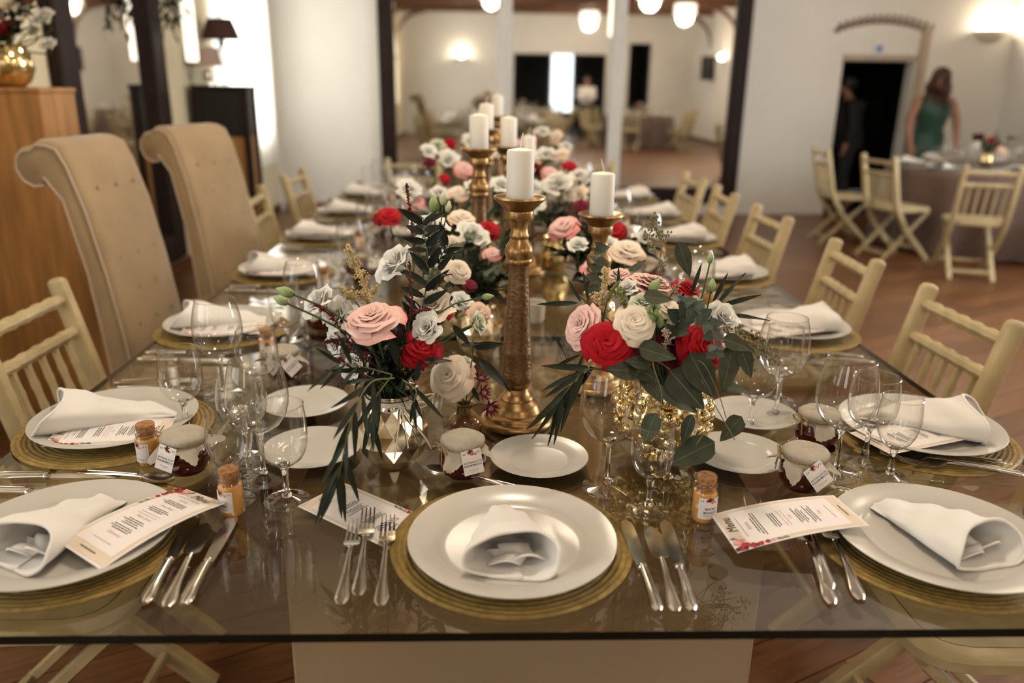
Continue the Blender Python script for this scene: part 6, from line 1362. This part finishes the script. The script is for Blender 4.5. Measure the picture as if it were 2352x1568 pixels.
def person(label, J, M, kind):
    t = thing('person', label, 'person', M)
    v, e, r = figure(J); W = lambda p: M @ Vector(p)
    JW = {k: (M @ Vector(q) if k != 'facing' else (M.to_3x3() @ Vector(q))) for k, q in J.items()}
    O('body', skin_mesh('body', [W(p) for p in v], e, r, m_skin), t, I4, world=True)
    q = lambda k, dz=0, dy=0: JW[k] + Vector((0, dy, dz))
    b = MB()
    if kind == 'dress':
        sleeve_rings(b, [q('neck', -.035), q('chest', .06), q('chest', -.08), q('waist'), q('pelvis', .03), q('pelvis', -.12), q('pelvis', -.40), q('pelvis', -.62)], [(.150, .080), (.190, .125), (.175, .125), (.140, .112), (.190, .135), (.205, .15), (.24, .20), (.27, .24)], 24)
        O('dress', b.mesh('dress', m_emer, 'full'), t, I4, world=True); face_parts(t, JW, m_hair, True)
    else:
        top, bot = (m_suit, m_suit) if kind == 'suit' else (m_blouse, m_skirt)
        sleeve_rings(b, [q('neck', -.03), q('chest', .07), q('chest', -.05), q('waist'), q('pelvis', -.02), q('pelvis', -.16)], [(.09, .075), (.215, .135), (.200, .14), (.175, .13), (.190, .14), (.195, .145)], 20)
        for s_ in 'lr': sleeve_rings(b, [q('sh_' + s_, .02), JW['sh_' + s_].lerp(JW['el_' + s_], .5), JW['el_' + s_], JW['el_' + s_].lerp(JW['wr_' + s_], .5), JW['wr_' + s_]], [(.075, .075), (.066, .066), (.057, .057), (.050, .050), (.043, .043)])
        O('jacket' if kind == 'suit' else 'blouse', b.mesh('top', top, 'full'), t, I4, world=True); c = MB()
        if kind == 'suit':
            for s_ in 'lr': sleeve_rings(c, [q('hip_' + s_, .06), JW['hip_' + s_].lerp(JW['kn_' + s_], .5), JW['kn_' + s_], JW['kn_' + s_].lerp(JW['an_' + s_], .6), JW['an_' + s_]], [(.115, .12), (.098, .10), (.080, .08), (.070, .07), (.064, .066)])
            O('trousers', c.mesh('trousers', bot, 'full'), t, I4, world=True)
        else:
            sleeve_rings(c, [q('waist', -.04), q('pelvis'), q('pelvis', -.2), q('pelvis', -.45), q('pelvis', -.75)], [(.15, .12), (.195, .15), (.215, .17), (.22, .19), (.23, .20)], 20); O('skirt', c.mesh('skirt', bot, 'full'), t, I4, world=True)
        face_parts(t, JW, m_hair2, False)
        sh = MB()
        for s_ in 'lr': sh.sph(JW['an_' + s_] + Vector((JW['facing'].x, JW['facing'].y, 0)).normalized() * .05 + Vector((0, 0, -.045)), .045, 10, 8, (1.3, 1.6, .9))
        O('shoes', sh.mesh('shoes', m_black), t, I4, world=True)
def joints(H=1.66, lean=0.0, arms='down', facing=(0, 1, 0)):
    k = H / 1.70; J = {}
    def p(x, y, z): return (x * k, y * k + lean * max(0, z - .95) * k, z * k - .35 * abs(lean) * max(0, z - .95) * k)
    J['pelvis'] = p(0, 0, .95); J['waist'] = p(0, .01, 1.09); J['chest'] = p(0, .01, 1.30); J['neck'] = p(0, 0, 1.46); J['head'] = p(0, .03, 1.585); J['facing'] = facing
    for s_, sg in (('l', -1), ('r', 1)):
        J['sh_' + s_] = p(.175 * sg, -.005, 1.40); J['hip_' + s_] = p(.09 * sg, 0, .90); J['kn_' + s_] = p(.10 * sg, .03, .49); J['an_' + s_] = p(.10 * sg, -.02, .085)
        if arms == 'table': J['el_' + s_] = p(.26 * sg, .05, 1.15); J['wr_' + s_] = p(.25 * sg, .16, .93)
        elif arms == 'down': J['el_' + s_] = p(.24 * sg, -.03, 1.13); J['wr_' + s_] = p(.25 * sg, .05, .88)
        else: J['el_' + s_] = p(.23 * sg, .02, 1.14); J['wr_' + s_] = p(.08 * sg, .20, 1.12)
    return J
person('woman with long curly brown hair in an emerald dress behind the round table', joints(1.66, .14, 'table', (0, 1, -.35)), T(4.78, 8.80, 0) @ RZ(178), 'dress')
person('dark suited man walking through the dark doorway', joints(1.58, .12, 'down', (-.2, 1, -.15)), T(4.40, 9.9, 0) @ RZ(75), 'suit')
person('standing person in a white top and black skirt, mirrored before the wide doorway', joints(1.64, 0, 'front', (0, 1, 0)), T(2.75, -4.2, 0) @ RZ(10), 'blouse')

# ================================================================== tell look-alikes apart in their labels
ORDN = ['first', 'second', 'third', 'fourth', 'fifth', 'sixth', 'seventh', 'eighth', 'ninth', 'tenth', 'eleventh', 'twelfth', 'thirteenth', 'fourteenth', 'fifteenth', 'sixteenth', 'seventeenth', 'eighteenth', 'nineteenth', 'twentieth', 'twenty-first']
by_label = {}
for o in scene.objects:
    if o.parent is None and o.get('category') and o.get('label'): by_label.setdefault(o['label'], []).append(o)
for lab, obs in by_label.items():
    if len(obs) < 2 or len(lab.replace('-', ' ').split()) > 11 or len(obs) > len(ORDN): continue
    def where(o):
        p = WM[o.name].translation
        if o.name.startswith('foliage_sprig'):      # all start in one vase: go by where the leaves are
            st = [c for c in o.children if c.name.startswith('leaves')]
            if st: vs_ = st[0].data.vertices; p = sum((v.co for v in vs_), Vector()) / len(vs_)
        return (p - CAM).dot(RT) / max(.2, (p - CAM).dot(FW))
    obs.sort(key=where)
    for i, o in enumerate(obs):
        o['label'] = lab + (', %s from the window side' % ORDN[i] if len(obs) > 2 else (', on the window side', ', on the door side')[i])
